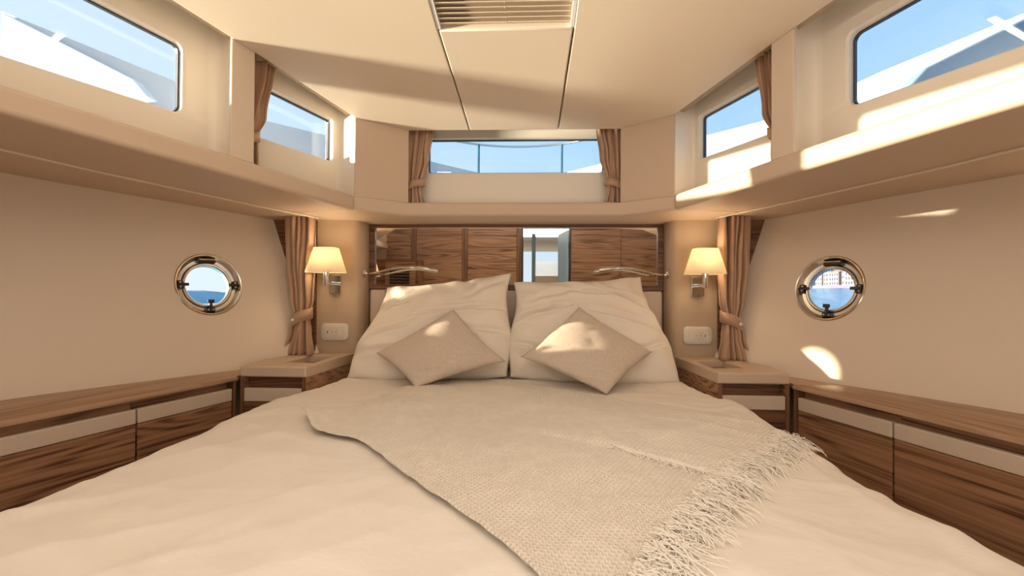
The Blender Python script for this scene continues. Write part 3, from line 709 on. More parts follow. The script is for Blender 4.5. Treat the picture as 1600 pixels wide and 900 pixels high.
def pillow(name, c00, c10, c11, c01, T, m, label, cat, group, nrm, seed, wr=0.012, pinch=0.05, power=2.6, N=56, parent=None, uvs=1.0, flat=0.5, creases=(), puff=False):
    """soft pillow spanned by four corner points, thickness T towards nrm (front) and half of it behind"""
    c00, c10, c11, c01 = map(Vector, (c00, c10, c11, c01)); nrm = Vector(nrm).normalized(); mb = MB(); uv = []
    cen = (c00 + c10 + c11 + c01) / 4
    for sgn in (1, -1):
        rows = []
        for j in range(N + 1):
            v = j / N; row = []
            for i in range(N + 1):
                u = i / N
                # edges bow inward between the corners
                wob = 0.010 * noise.noise(Vector((v * 5 + (7 if u > 0.5 else 0), seed, 0))); wob2 = 0.010 * noise.noise(Vector((u * 5 + (7 if v > 0.5 else 0), seed, 4)))
                ps = pinch * (math.sin(math.pi * v) if not puff else 1.2 * v ** 2 * math.sin(math.pi * v) * 1.5 - 1.1 * math.sin(math.pi * min(1, v * 1.15)) ** 2 * (1 - v)) + wob * math.sin(math.pi * v)
                up = u + ps * (1 - 2 * u); vp = v + ((pinch if v > 0.5 or not puff else -0.05) * math.sin(math.pi * u) + wob2 * (1 if v > 0.5 or not puff else 3) * math.sin(math.pi * u)) * (1 - 2 * v)
                p = c00 * (1 - up) * (1 - vp) + c10 * up * (1 - vp) + c11 * up * vp + c01 * (1 - up) * vp
                f = max(0.0, (1 - abs(2 * u - 1) ** power) * (1 - abs(2 * v - 1) ** power)) ** (0.42 if puff else 0.52)
                if sgn > 0:
                    d = T * f * (1 + 0.10 * fbm(u * 1.8, v * 1.8, seed, 2) - (0.38 if puff else 0.18) * v)
                    for (ua, va, ub, vb, wd_, dp) in creases:      # pressed-in folds along short lines
                        a_, b_ = Vector((ua, va)), Vector((ub, vb)); ab = b_ - a_; q = Vector((u + 0.02 * noise.noise(Vector((u * 6, v * 6, seed))), v + 0.02 * noise.noise(Vector((u * 5, v * 5, seed + 9)))))
                        k_ = max(0.0, min(1.0, (q - a_).dot(ab) / ab.length_squared)); e_ = (q - a_ - ab * k_); ds = e_.length; sg = 1 if (e_.x * ab.y - e_.y * ab.x) > 0 else -1
                        fade = 0.35 + 0.65 * math.sin(math.pi * min(1, max(0, k_)))
                        d += 1.7 * dp * fade * min(1, f * 2) * (-math.exp(-(ds / wd_) ** 2) + 0.75 * math.exp(-((ds - wd_ * 1.9) / (wd_ * 1.3)) ** 2) * (1 if sg > 0 else 0.45))
                    d += wr * min(1, f * 1.6) * (max(0, ridge(u * 0.9, v * 0.9, R(35), 2.2, seed)) ** 3 * 0.5 + 0.5 * fbm(u * 5, v * 3.2, seed + 5, 2))
                    # puckers running in from the seams
                    d += wr * 0.5 * (1 - f) * f * 3 * math.sin(18 * (u + v) + 5 * noise.noise(Vector((u * 3, v * 3, seed))))
                    p = p + nrm * d
                else:
                    p = p - nrm * T * flat * f
                row.append(p); uv.append((u * uvs, v * uvs))
            rows.append(row)
        mb.grid(rows)
    mb.uv = [tuple(q) for q in uv]
    # weld the rims
    o = obj(name, mb, m, parent, smooth=True, recalc=False)
    b = bmesh.new(); b.from_mesh(o.data); bmesh.ops.remove_doubles(b, verts=b.verts, dist=0.0004); bmesh.ops.recalc_face_normals(b, faces=b.faces); b.to_mesh(o.data); b.free(); o.data.shade_smooth()
    if label: tag(o, label, cat, group)
    return o


# back pillows (only edges show), then the two big ones
pillow('pillow', (-0.70, 2.36, -0.385), (-0.03, 2.36, -0.385), (-0.07, 2.555, 0.0), (-0.685, 2.545, 0.005), 0.05, M['pillow'], 'flat cream pillow mostly hidden behind the left front pillow', 'pillow', 'sleeping pillows', (0, -1, 0.4), 1.7)
pillow('pillow', (0.04, 2.36, -0.385), (0.70, 2.36, -0.385), (0.60, 2.555, -0.02), (0.07, 2.545, -0.02), 0.05, M['pillow'], 'flat cream pillow mostly hidden behind the right front pillow', 'pillow', 'sleeping pillows', (0, -1, 0.4), 2.9)
pillow('pillow', (-0.755, 2.21, -0.398), (-0.018, 2.27, -0.390), (-0.012, 2.515, 0.102), (-0.665, 2.515, 0.025), 0.102, M['pillow'], 'cream square pillow on the left leaning on the headboard, one corner peaked', 'pillow', 'sleeping pillows', (0, -1, 0.6), 5.3, wr=0.018, pinch=0.040, puff=True,
       N=110, creases=[(0.35, 0.58, 0.98, 0.60, 0.020, 0.012), (0.02, 0.36, 0.36, 0.50, 0.022, 0.012), (0.62, 0.42, 0.97, 0.36, 0.025, 0.010), (0.05, 0.22, 0.30, 0.26, 0.02, 0.010), (0.70, 0.75, 0.98, 0.95, 0.03, 0.006), (0.04, 0.62, 0.22, 0.74, 0.015, 0.008), (0.02, 0.70, 0.16, 0.84, 0.013, 0.007)])
pillow('pillow', (-0.005, 2.27, -0.392), (0.760, 2.21, -0.395), (0.650, 2.515, 0.087), (-0.002, 2.515, 0.056), 0.102, M['pillow'], 'cream square pillow on the right with creased front, leaning on the headboard', 'pillow', 'sleeping pillows', (0, -1, 0.6), 11.9, wr=0.019, pinch=0.040, puff=True,
       N=110, creases=[(0.02, 0.55, 0.40, 0.66, 0.020, 0.014), (0.10, 0.74, 0.45, 0.86, 0.03, 0.007), (0.45, 0.86, 0.80, 0.76, 0.025, 0.011), (0.62, 0.92, 0.97, 0.62, 0.020, 0.011), (0.55, 0.60, 0.98, 0.42, 0.022, 0.010), (0.03, 0.30, 0.30, 0.20, 0.022, 0.009), (0.72, 0.22, 0.98, 0.30, 0.02, 0.009)])
# scatter cushions standing on a corner
pillow('cushion', (-0.371, 1.95, -0.386), (-0.020, 2.15, -0.302), (-0.277, 2.285, -0.078), (-0.599, 2.15, -0.272), 0.062, M['cushion'], 'woven beige cushion standing on its corner before the left pillow', 'cushion', 'woven cushions', (0.02, -1, 0.62), 21.0, wr=0.004, pinch=0.03, uvs=1.0,
       N=70, creases=[(0.10, 0.25, 0.30, 0.12, 0.03, 0.006), (0.25, 0.10, 0.5, 0.16, 0.03, 0.005), (0.6, 0.25, 0.9, 0.12, 0.03, 0.004)])
pillow('cushion', (0.392, 1.92, -0.394), (0.624, 2.16, -0.254), (0.316, 2.285, -0.064), (0.048, 2.13, -0.280), 0.062, M['cushion'], 'woven beige cushion standing on its corner before the right pillow', 'cushion', 'woven cushions', (0.0, -1, 0.62), 25.0, wr=0.004, pinch=0.03, uvs=1.0,
       N=70, creases=[(0.10, 0.30, 0.22, 0.10, 0.03, 0.006), (0.3, 0.15, 0.6, 0.1, 0.03, 0.005)])

# ------------------------------------------------------------------ throw blanket
def poly_at(pts, t_):
    ls = [math.dist(a, b) for a, b in zip(pts, pts[1:])]; L_ = sum(ls); d = t_ * L_
    for (a, b), l in zip(zip(pts, pts[1:]), ls):
        if d <= l or (a, b) == (pts[-2], pts[-1]): k_ = min(1, d / l); return Vector((lerp(a[0], b[0], k_), lerp(a[1], b[1], k_)))
        d -= l


def smooth_poly(pts, n=40):
    """Catmull-Rom through points"""
    P_ = [Vector(p) for p in pts]; P_ = [P_[0] * 2 - P_[1]] + P_ + [P_[-1] * 2 - P_[-2]]; out = []
    for i in range(1, len(P_) - 2):
        for k_ in range(n):
            t_ = k_ / n; a, b, c, d = P_[i - 1], P_[i], P_[i + 1], P_[i + 2]
            out.append(0.5 * ((2 * b) + (c - a) * t_ + (2 * a - 5 * b + 4 * c - d) * t_ ** 2 + (3 * b - a - 3 * c + d) * t_ ** 3))
    out.append(P_[-2]); return out


bot = smooth_poly([(-0.615, 1.49), (-0.505, 1.33), (-0.432, 1.285), (-0.318, 1.209), (-0.132, 0.977), (0.03, 0.786), (0.12, 0.64), (0.20, 0.50)])    # left edge, knit corner to near corner
topc = smooth_poly([(-0.06, 2.20), (0.18, 2.02), (0.36, 1.84), (0.543, 1.64), (0.709, 1.485), (0.80, 1.36)])                     # far edge
lft = smooth_poly([(-0.615, 1.49), (-0.48, 1.63), (-0.42, 1.93), (-0.28, 2.12), (-0.06, 2.20)])
rgt = smooth_poly([(0.20, 0.50), (0.285, 0.70), (0.40, 0.87), (0.475, 0.985), (0.53, 1.07), (0.66, 1.20), (0.80, 1.36)])
NU, NV = 320, 260
tb = [poly_at(bot, i / NU) for i in range(NU + 1)]; tt = [poly_at(topc, i / NU) for i in range(NU + 1)]
tl = [poly_at(lft, j / NV) for j in range(NV + 1)]; tr_ = [poly_at(rgt, j / NV) for j in range(NV + 1)]


def throw_xy(i, j):
    u, v = i / NU, j / NV
    return tb[i] * (1 - v) + tt[i] * v + tl[j] * (1 - u) + tr_[j] * u - (tb[0] * (1 - u) * (1 - v) + tb[NU] * u * (1 - v) + tt[0] * (1 - u) * v + tt[NU] * u * v)


# line of the folded upper layer's edge
F0, F1 = Vector((0.02, 1.40)), Vector((0.50, 1.045)); FDv = (F1 - F0).normalized(); FNv = Vector((-FDv.y, FDv.x))


def throw_z(x, y, u, v):
    z = bedz(x, y) + 0.0145
    q = Vector((x, y)) - F0; al = q.dot(FDv) / (F1 - F0).length; di = q.dot(FNv)
    z += 0.007 * max(0, min(1, al * 1.3 + 0.1)) * (1 / (1 + math.exp(-max(-40, min(40, di / 0.004)))))
    z += 0.006 * max(0, ridge(x, y, R(35), 3.0, 17.0)) ** 2
    z += 0.0030 * max(0, ridge(x, y, R(-35), 4.0, 27.0)) ** 2
    # rolled hem along the outer edge, lifted corner
    z += 0.005 * math.exp(-(v / 0.02) ** 2) + 0.018 * math.exp(-((u / 0.12) ** 2 + (v / 0.10) ** 2))
    return z


rows = []; uv = []
for j in range(NV + 1):
    row = []
    for i in range(NU + 1):
        p = throw_xy(i, j); row.append((p.x, p.y, throw_z(p.x, p.y, i / NU, j / NV))); uv.append((j / NV, i / NU))
    rows.append(row)
mb = MB().grid(rows)
# skirt down to the duvet along the rim so that the blanket has an edge
mb.uv = uv
k = obj('throw_blanket', mb, M['throw'], smooth=True, recalc=False, solid=0.004)
tag(k, 'ivory woven throw with fringed end laid across the duvet', 'blanket')
rnd = random.Random(3); fr = MB()
for n_ in range(2300):
    v = rnd.random(); cl_ = noise.noise(Vector((v * 30, 0, 2))); j = int(v * NV); p = throw_xy(NU - rnd.randint(0, 9), j); q = throw_xy(NU - 14, j); d = (p - q).normalized()
    d = (Matrix.Rotation(cl_ * 1.1 + rnd.gauss(0, 0.25) + 0.35, 2) @ d).normalized(); L_ = rnd.uniform(0.03, 0.085) * (1.2 if v > 0.5 else 1) * (1 + 0.5 * noise.noise(Vector((v * 16, 3, 2)))); pts = []; cur = p.copy(); curl = cl_ * 1.3 + rnd.gauss(0, 0.7); h0 = 0.010 + rnd.random() * 0.016; wv_ = rnd.uniform(0, 6)
    for k_ in range(9):
        t_ = k_ / 8
        pts.append((cur.x, cur.y, bedz(cur.x, cur.y) + h0 * (1 - t_) ** 0.6 + 0.0072 + 0.006 * math.sin(t_ * 3.1) * rnd.random()))
        d = (Matrix.Rotation(curl * 0.30 + 0.30 * math.sin(k_ * 1.5 + wv_), 2) @ d).normalized(); cur = cur + d * (L_ / 8)
    fr.tube(pts, [0.0009] * 8 + [0.0005], n=3, cap=False)
for n_ in range(420):           # the upper layer's fringe lying over the lower one
    t_0 = rnd.uniform(0.60, 1.08); p = F0 + (F1 - F0) * t_0 + Vector((rnd.gauss(0, 0.005), rnd.gauss(0, 0.005)))
    d = (FDv * 0.9 - FNv * rnd.uniform(-0.2, 0.8) + Vector((rnd.gauss(0, 0.3), rnd.gauss(0, 0.3)))).normalized(); L_ = rnd.uniform(0.015, 0.045); cur = p.copy(); pts = []; curl = rnd.gauss(0, 0.6)
    for k_ in range(6):
        pts.append((cur.x, cur.y, bedz(cur.x, cur.y) + 0.026 + 0.003 * math.sin(k_)))
        d = (Matrix.Rotation(curl * 0.45, 2) @ d).normalized(); cur = cur + d * (L_ / 5)
    fr.tube(pts, [0.0011] * 5 + [0.0006], n=3, cap=False)
obj('fringe', fr, M['fringe'], k, kind='stuff', recalc=False)

# ================================================================== CURTAINS
def curtain(name, s, zt, zb, spine, folds, label, group, amp=0.012, depthdir=(0, 1), tie=None, seed=0, NT=60):
    """gathered curtain: spine(t) -> (centre x, centre y, width, foldiness) going down t=0..1, mirrored by s"""
    NU_ = folds * 10; mb = MB(); rows = []
    for j in range(NT + 1):
        t_ = j / NT; cx, cy, wd, am, dx, dy = spine(t_); z = zt + (zb - zt) * t_; row = []
        for i in range(NU_ + 1):
            u = i / NU_; ph = 2 * math.pi * folds * (u + 0.10 * math.sin(5.1 * u + seed) * (1 - u) * u * 4) + 2.4 * noise.noise(Vector((u * 2.6, t_ * 1.6, seed)))
            off = amp * am * (math.sin(ph) + 0.30 * math.sin(1.7 * ph + 1.3 + 3 * t_) + 1.1 * noise.noise(Vector((u * 5, t_ * 2.2, seed + 2)))) * (0.65 + 0.6 * abs(noise.noise(Vector((u * 4, t_, seed + 6)))) * 2)
            off = max(-0.030, min(0.030, off)) * min(1, 6 * u + 0.25, 6 * (1 - u) + 0.25)
            a = (u - 0.5) * wd + 0.004 * am * math.cos(ph)
            row.append((cx + dx * a - dy * off, cy + dy * a + dx * off, z + (0.004 * math.sin(ph) if j == NT else 0)))
        rows.append(row)
    k_ = thing(name, (s * rows[-1][NU_ // 2][0], rows[-1][NU_ // 2][1], zb), label, 'curtain', group)
    obj('drape', mb.grid(rows).mirror(s), M['curtain'], k_, smooth=True, recalc=False, solid=0.0018)
    if tie:
        (z0, z1, cx, cy, wd, dp, tilt, dx, dy, hgt) = tie; rr = []; N = 28
        for e_ in (0, 1):
            row = []
            for i in range(N):
                a = 2 * math.pi * i / N; u = math.cos(a); q = math.sin(a)
                px, py = u * wd / 2, q * dp
                row.append((cx + dx * px - dy * py, cy + dy * px + dx * py, (z0 if e_ == 0 else z1) + tilt * u + 0.003 * math.sin(3 * a)))
            rr.append(row)
        tb_ = obj('tieback', MB().grid(rr, closeu=True).mirror(s), M['curtain'], k_, smooth=True, recalc=False, solid=0.004)
        if hgt:
            c = Vector((cx + hgt * dx * wd / 2, cy + hgt * dy * wd / 2 - dp * 0.95, (z0 + z1) / 2 + tilt * hgt))
            mbb = MB().lathe(c, (0, -1, 0), [(0.001, 0.012), (0.006, 0.010), (0.009, 0.005), (0.009, 0.0)], n=16).mirror(s)
            obj('button', mbb, M['plate'], tb_, smooth=True)
    return k_


def seg(t_, pts):
    for (ta, *a), (tb2, *b) in zip(pts, pts[1:]):
        if t_ <= tb2:
            k_ = (t_ - ta) / (tb2 - ta); k_ = k_ * k_ * (3 - 2 * k_); return [lerp(p, q, k_) for p, q in zip(a, b)]
    return list(pts[-1][1:])


# lower curtains by the bulkhead (rows: t, cx, cy, width, fold, dx, dy)
for s, word in ((-1, 'left'), (1, 'right')):
    sp_ = [(0, 1.063, 2.385, 0.155, 1.0, 1, 0), (0.35, 1.060, 2.385, 0.145, 1.15, 1, 0), (0.60, 1.055, 2.385, 0.115, 1.0, 1, 0), (0.72, 1.055, 2.385, 0.075, 0.9, 1, 0), (0.84, 1.060, 2.38, 0.110, 1.1, 1, 0), (1.0, 1.070, 2.375, 0.165, 1.2, 1, 0)]
    curtain('curtain', s, 0.380, -0.312, lambda t_: seg(t_, sp_), 5, 'tan curtain tied back beside the %s wall lamp, hanging to the nightstand' % word, 'lower curtains', amp=0.023,
            tie=(-0.155, -0.100, 1.052, 2.383, 0.102, 0.034, -0.022, 1, 0, 0.62), seed=3 * s)
    # front window curtains
    sp2 = [(0, 0.475, 2.452, 0.135, 0.9, 1, 0), (0.4, 0.487, 2.452, 0.118, 1.0, 1, 0), (0.68, 0.500, 2.452, 0.078, 0.8, 1, 0), (0.8, 0.502, 2.452, 0.062, 0.8, 1, 0), (1.0, 0.497, 2.452, 0.090, 1.0, 1, 0)]
    curtain('curtain', s, 0.835, topz(0, 2.45) + 0.003, lambda t_: seg(t_, sp2), 5, 'tan curtain tied back at the %s end of the front window' % word, 'front window curtains', amp=0.018,
            tie=(0.530, 0.568, 0.500, 2.452, 0.090, 0.026, -0.012, 1, 0, 0), seed=5 + s)
    # side window curtains, just forward of the pillars
    ddx, ddy = AD.x, AD.y
    c0 = Vector((0.985, 1.865))
    sp3 = [(0, c0.x, c0.y, 0.13, 1.0, -ddx, -ddy), (0.5, c0.x + 0.010, c0.y - 0.02, 0.105, 1.0, -ddx, -ddy), (0.74, c0.x + 0.018, c0.y - 0.036, 0.06, 0.8, -ddx, -ddy), (1.0, c0.x + 0.018, c0.y - 0.036, 0.07, 0.9, -ddx, -ddy)]
    curtain('curtain', s, 0.915, topz(0, 1.86) + 0.003, lambda t_: seg(t_, sp3), 4, 'short tan curtain tied back beside the small %s side window' % word, 'side window curtains', amp=0.018,
            tie=(0.575, 0.612, c0.x + 0.018, c0.y - 0.036, 0.085, 0.028, 0.012, -ddx, -ddy, 0), seed=8 + s)
    # curtain track under the shelf
    mb = MB().tube([(0.985, 2.40, sofz(0, 2.4) - 0.004), (1.12, 2.18, sofz(0, 2.18) - 0.004), (1.27, 1.90, sofz(0, 1.9) - 0.004), (1.42, 1.60, sofz(0, 1.6) - 0.004), (1.60, 1.15, sofz(0, 1.15) - 0.004), (1.72, 0.7, sofz(0, 0.7) - 0.004)], 0.0055, n=6)
    k = obj('curtain_track', mb.mirror(s), M['cord']); tag(k, 'pale curtain track under the %s shelf' % word, 'curtain track', 'curtain tracks')

# ================================================================== WALL LAMPS, READING LAMPS, SOCKETS
for s, word in ((-1, 'left'), (1, 'right')):
    k = thing('wall_lamp', (s * 0.92, 2.478, -0.01), 'chrome wall lamp with lit ivory shade beside the %s end of the mirror' % word, 'lamp', None)
    obj('back_plate', MB().box(0.890, 0.953, 2.465, 2.479, -0.010, 0.088).mirror(s), M['chrome'], k, bevel=0.003)
    obj('bracket', MB().box(0.899, 0.944, 2.44, 2.465, 0.034, 0.050).box(0.914, 0.929, 2.335, 2.45, 0.036, 0.050).mirror(s), M['chrome'], k, bevel=0.002)
    obj('switch', MB().tube([(0.921, 2.464, -0.004), (0.921, 2.455, -0.016), (0.921, 2.455, -0.024)], 0.003).mirror(s), M['chrome'], k)
    obj('socket', MB().lathe((0.912, 2.335, 0.030), (0, 0, 1), [(0.011, 0), (0.013, 0.003), (0.013, 0.048), (0.015, 0.055), (0.015, 0.085)], n=24).mirror(s), M['chrome'], k, smooth=False, sangle=40)
    # shade: flared, squarish with rounded corners, open at the top and bottom
    rows = []
    for hz, hx, hy in ((0.094, 0.0915, 0.075), (0.0955, 0.0905, 0.074), (0.155, 0.073, 0.060), (0.213, 0.0555, 0.048), (0.2145, 0.0545, 0.047)):
        row = []
        for i in range(48):
            a = 2 * math.pi * i / 48; c_, s_ = math.cos(a), math.sin(a); e_ = 0.62
            row.append((0.912 + hx * math.copysign(abs(c_) ** e_, c_), 2.335 + hy * math.copysign(abs(s_) ** e_, s_), hz))
        rows.append(row)
    obj('lamp_shade', MB().grid(rows, closeu=True).mirror(s), M['shade'], k, sangle=30, recalc=False, solid=0.0015)
    obj('bulb', MB().lathe((0.912, 2.335, 0.115), (0, 0, 1), [(0.008, 0), (0.014, 0.008), (0.020, 0.028), (0.018, 0.045), (0.008, 0.056)], n=20).mirror(s), mat('lit_bulb_' + word, (1, 1, 1), 0.5, emit=(1.0, 0.72, 0.40), estr=18), k, smooth=True)
    l = lamp('bulb_light', 'POINT', (s * 0.912, 2.335, 0.180), None, 1.25, (1.0, 0.80, 0.56), shadow_soft_size=0.03)

    k = thing('reading_lamp', (s * 0.782, 2.515, 0.097), 'slim chrome swing reading lamp mounted at the %s end of the mirror' % word, 'lamp', None)
    obj('flange', MB().lathe((0.786, 2.515, 0.097), (-1, 0, 0), [(0.021, 0), (0.021, 0.003), (0.016, 0.006), (0.009, 0.009), (0.007, 0.018)], n=28).mirror(s), M['satin'], k, sangle=40)
    arm = [(0.770, 2.515, 0.097), (0.73, 2.512, 0.099), (0.69, 2.508, 0.108), (0.64, 2.503, 0.121), (0.59, 2.498, 0.128), (0.54, 2.494, 0.129), (0.505, 2.491, 0.127)]
    obj('arm', MB().tube([Vector(p) for p in arm], [0.0055, 0.0055, 0.006, 0.0065, 0.0065, 0.0065, 0.0065], n=12).mirror(s), M['satin'], k, smooth=True)
    obj('lamp_head', MB().tube([(0.508, 2.491, 0.127), (0.490, 2.490, 0.126), (0.450, 2.487, 0.1215), (0.436, 2.486, 0.119)], [0.0085, 0.0095, 0.0095, 0.007], n=16).mirror(s), M['satin'], k, smooth=False, sangle=40)

    # socket plate; the slot module sits towards the hull
    k = thing('wall_socket', (s * 0.924, 2.479, -0.252), 'ivory double socket plate on the wall below the %s wall lamp' % word, 'socket', None)
    lp = rrect(0.852, 0.996, -0.252, -0.163, 0.022)
    mb = MB(); n = len(lp); cx, cz = 0.924, -0.2075
    rings = [[(x, 2.480, z) for x, z in lp], [(x, 2.474, z) for x, z in lp], [(cx + (x - cx) * .96, 2.4705, cz + (z - cz) * .94) for x, z in lp], [(cx + (x - cx) * .70, 2.470, cz + (z - cz) * .62) for x, z in lp]]
    mb.grid(rings, closeu=True).add([(cx + (x - cx) * .70, 2.470, cz + (z - cz) * .62) for x, z in lp], [tuple(range(n))])
    obj('plate', mb.mirror(s), M['plate'], k, sangle=50)
    ins = obj('insert', MB().box(0.880, 0.9045, 2.4672, 2.470, -0.229, -0.186).box(0.9055, 0.9455, 2.4672, 2.470, -0.229, -0.186).box(0.9465, 0.970, 2.4672, 2.470, -0.229, -0.186).mirror(s), M['plate'], k, bevel=0.0006, seg=1)
    cc = (0.9255, 2.4668, -0.2075)
    obj('socket_well', MB().lathe(cc, (0, -1, 0), [(0.0195, 0.0), (0.0195, 0.0014), (0.0170, 0.0014), (0.0165, 0.0002)], n=32).mirror(s), M['plate'], ins, sangle=40)
    hl = MB()
    for dx_, dz_, r_ in ((-0.0095, 0, 0.0022), (0, 0, 0.0013), (0.0095, 0, 0.0022), (0, -0.0145, 0.0016)):
        hl.lathe((cc[0] + dx_, 2.4664, cc[2] + dz_), (0, -1, 0), [(r_, 0.0), (r_, 0.0006)], n=10)
    hl.box(0.9565, 0.9600, 2.4662, 2.4672, -0.2145, -0.2015)
    obj('contact_holes', hl.mirror(s), M['black'], ins)

# ================================================================== PORTHOLES
for s, word in ((-1, 'left'), (1, 'right')):
    k = thing('porthole', (s * pc.x, pc.y, pc.z - 0.13), 'round polished steel porthole in the %s hull side%s' % (word, ', hill and sky outside' if s < 0 else ', blue sea and town outside'), 'porthole', None)
    ax = pn
    # outer flange: wide polished ring sloping into the opening
    obj('outer_ring', MB().lathe(pc, ax, [(0.1425, -0.002), (0.1425, 0.003), (0.139, 0.006), (0.134, 0.004), (0.123, -0.018), (0.120, -0.021), (0.107, -0.023), (0.107, -0.044), (0.134, -0.044)], n=72, closed=True).mirror(s), M['satin'], k, sangle=35)
    obj('seal', MB().lathe(pc, ax, [(0.1065, -0.044), (0.1065, -0.022), (0.1035, -0.022), (0.1035, -0.044)], n=64, closed=True).mirror(s), M['black'], k, sangle=40)
    inner = obj('inner_ring', MB().lathe(pc, ax, [(0.103, -0.040), (0.103, -0.018), (0.100, -0.013), (0.095, -0.014), (0.0905, -0.020), (0.090, -0.040)], n=72, closed=True).mirror(s), M['satin'], k, sangle=35)
    obj('pane', MB().lathe(pc, ax, [(0.091, -0.032), (0.091, -0.028)], n=64).mirror(s), M['pglass'], inner)
    # hinge at the top
    up = pv; rt = pu
    mb = MB().obox(pc + up * 0.112 - ax * 0.012, rt * 0.036, up * 0.010, ax * 0.008)
    hinge = obj('hinge', mb.mirror(s), M['black'], k, bevel=0.002)
    mb = MB().tube([pc + up * 0.116 - ax * 0.003 - rt * 0.034, pc + up * 0.116 - ax * 0.003 + rt * 0.034], 0.0045, n=10)
    obj('hinge_pin', mb.mirror(s), M['chrome'], hinge)
    # three latches
    for d_, t_ in ((rt, up), (-rt, up), (-up, rt)):
        base = obj('latch', MB().obox(pc + d_ * 0.114 - ax * 0.014, t_ * 0.018, d_ * 0.009, ax * 0.008).obox(pc + d_ * 0.100 - ax * 0.006, t_ * 0.006, d_ * 0.018, ax * 0.0045).mirror(s), M['black'], k, bevel=0.0015)
        mb = MB()
        for q in (-0.010, 0.010):
            mb.lathe(pc + d_ * 0.115 + t_ * q - ax * 0.007, ax, [(0.0042, 0), (0.0038, 0.002), (0.001, 0.003)], n=10)
        obj('bolt', mb.mirror(s), M['chrome'], base)
    lb = obj('latch_lever', MB().obox(pc - up * 0.078 + ax * 0.000, rt * 0.014, up * 0.008, ax * 0.003).mirror(s), M['black'], k, bevel=0.002)

# ================================================================== HATCH BLIND, STRIP LIGHTS
k = thing('hatch_blind', (0, 1.3, ceilz(0, 1.3)), 'cream pleated blind drawn across the ceiling hatch', 'blind')
fz = lambda x, y: ceilz(x, y) + 0.004
for s in (-1, 1):
    obj('side_rail', MB().prism([(s * 0.2365, 1.672), (s * 0.2250, 1.672), (s * 0.2250, 0.935), (s * 0.2365, 0.935)], lambda x, y: ceilz(x, y) + 0.002, lambda x, y: ceilz(x, y) + 0.026), M['white'], k)
pitch_ = 0.0235; me0 = None
for i in range(29):
    ya = 1.668 - i * pitch_; yb = ya - pitch_ * 1.02
    za = ceilz(0, ya) + 0.016; zb = ceilz(0, yb) + 0.004
    mb = MB().add([(-0.224, ya, za), (0.224, ya, za), (0.224, yb, zb), (-0.224, yb, zb), (-0.224, yb - 0.0008, zb + 0.0015), (0.224, yb - 0.0008, zb + 0.0015), (0.224, ya, za + 0.002), (-0.224, ya, za + 0.002)],
                  [(0, 1, 2, 3), (3, 2, 5, 4), (4, 5, 6, 7)])
    obj('pleat', mb, M['ceil'], k, recalc=False)
mb = MB()
for i in range(29): y = 1.655 - i * pitch_; mb.tube([(0.004, y, ceilz(0, y) + 0.008), (0.004, y - 0.012, ceilz(0, y) + 0.006)], 0.0012, n=4)
obj('pull_cord', mb, M['cord'], k)
for s, word in ((-1, 'left'), (1, 'right')):
    a, b = Vector((0.90, 1.345, 0)), Vector((0.57, 1.215, 0)); a.z = ceilz(0, a.y) - 0.006; b.z = ceilz(0, b.y) - 0.006; d = (b - a).normalized(); n_ = Vector((-d.y, d.x, 0))
    k = thing('strip_light', (s * 0.735, 1.28, ceilz(0, 1.28) - 0.01), 'white strip light on the ceiling, mirrored in the large %s window' % word, 'light', 'ceiling strip lights')
    obj('housing', MB().obox((a + b) / 2, (b - a) / 2 * 1.03, n_ * 0.016, Vector((0, 0, 0.0045))).mirror(s), M['white'], k)
    obj('diffuser', MB().obox((a + b) / 2 - Vector((0, 0, 0.006)), (b - a) / 2, n_ * 0.011, Vector((0, 0, 0.0015))).mirror(s), M['led'], k)

# ================================================================== OUTSIDE
# side decks and foredeck
for s in (-1, 1):
    dk = [(0.0, 2.60), (0.70, 2.60), (0.98, 2.36), (1.29, 1.70), (1.60, 1.10), (1.85, 0.3), (1.9, -0.4), (2.35, -0.4), (2.33, 1.2), (2.15, 1.9), (1.75, 2.7), (1.25, 3.3), (0.6, 4.0), (0.0, 4.8)]
    if s > 0:
        full = dk[1:] + [(-x, y) for x, y in dk[1:-1]][::-1]
        tag(obj('deck', MB().prism(full, 0.46, 0.50), M['white']), 'white side and fore deck outside the cabin windows', 'deck')
bw = [((2.75, 2.46), 1.49), ((1.94, 2.66), 1.19), ((1.62, 2.95), 1.075), ((1.25, 3.3), 1.062), ((0.60, 4.0), 1.05), ((0.25, 4.5), 1.08), ((0.0, 4.75), 1.10)]
for s, word in ((-1, 'left'), (1, 'right')):
    rows = []
    for (x, y), zt in bw:
        rows.append([(x, y, 0.505), (x, y, zt), (x + 0.05, y + 0.06, zt), (x + 0.05, y + 0.06, 0.505)])
    k = tag(obj('bulwark', MB().grid(rows, closeu=True).mirror(s), M['grey_and_shade'] if s < 0 else M['white'], sangle=40), 'pale bow bulwark outside the %s windows' % word, 'bulwark', 'bow bulwarks')  # left grey and right white put shade and sun into the colour
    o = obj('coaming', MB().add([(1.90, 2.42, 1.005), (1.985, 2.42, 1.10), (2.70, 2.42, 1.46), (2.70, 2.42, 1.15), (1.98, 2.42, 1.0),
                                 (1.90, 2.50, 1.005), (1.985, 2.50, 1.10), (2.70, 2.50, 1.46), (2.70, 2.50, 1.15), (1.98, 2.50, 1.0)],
                                [(0, 1, 2, 3, 4), (9, 8, 7, 6, 5), (0, 5, 6, 1), (1, 6, 7, 2), (2, 7, 8, 3), (3, 8, 9, 4), (4, 9, 5, 0)]).mirror(s), M['white'] if s < 0 else M['blue_and_shade'], bevel=0.01)  # matching pair; the right one's shade is painted in as blue-grey
    tag(o, ('white pointed moulding outside the large left window' if s < 0 else 'pointed moulding with shade coloured in as blue grey outside the large right window'), 'coaming')
k = thing('pulpit_rail', (0, 3.4, 0.5), 'curved steel rail with two posts outside the front window', 'rail')
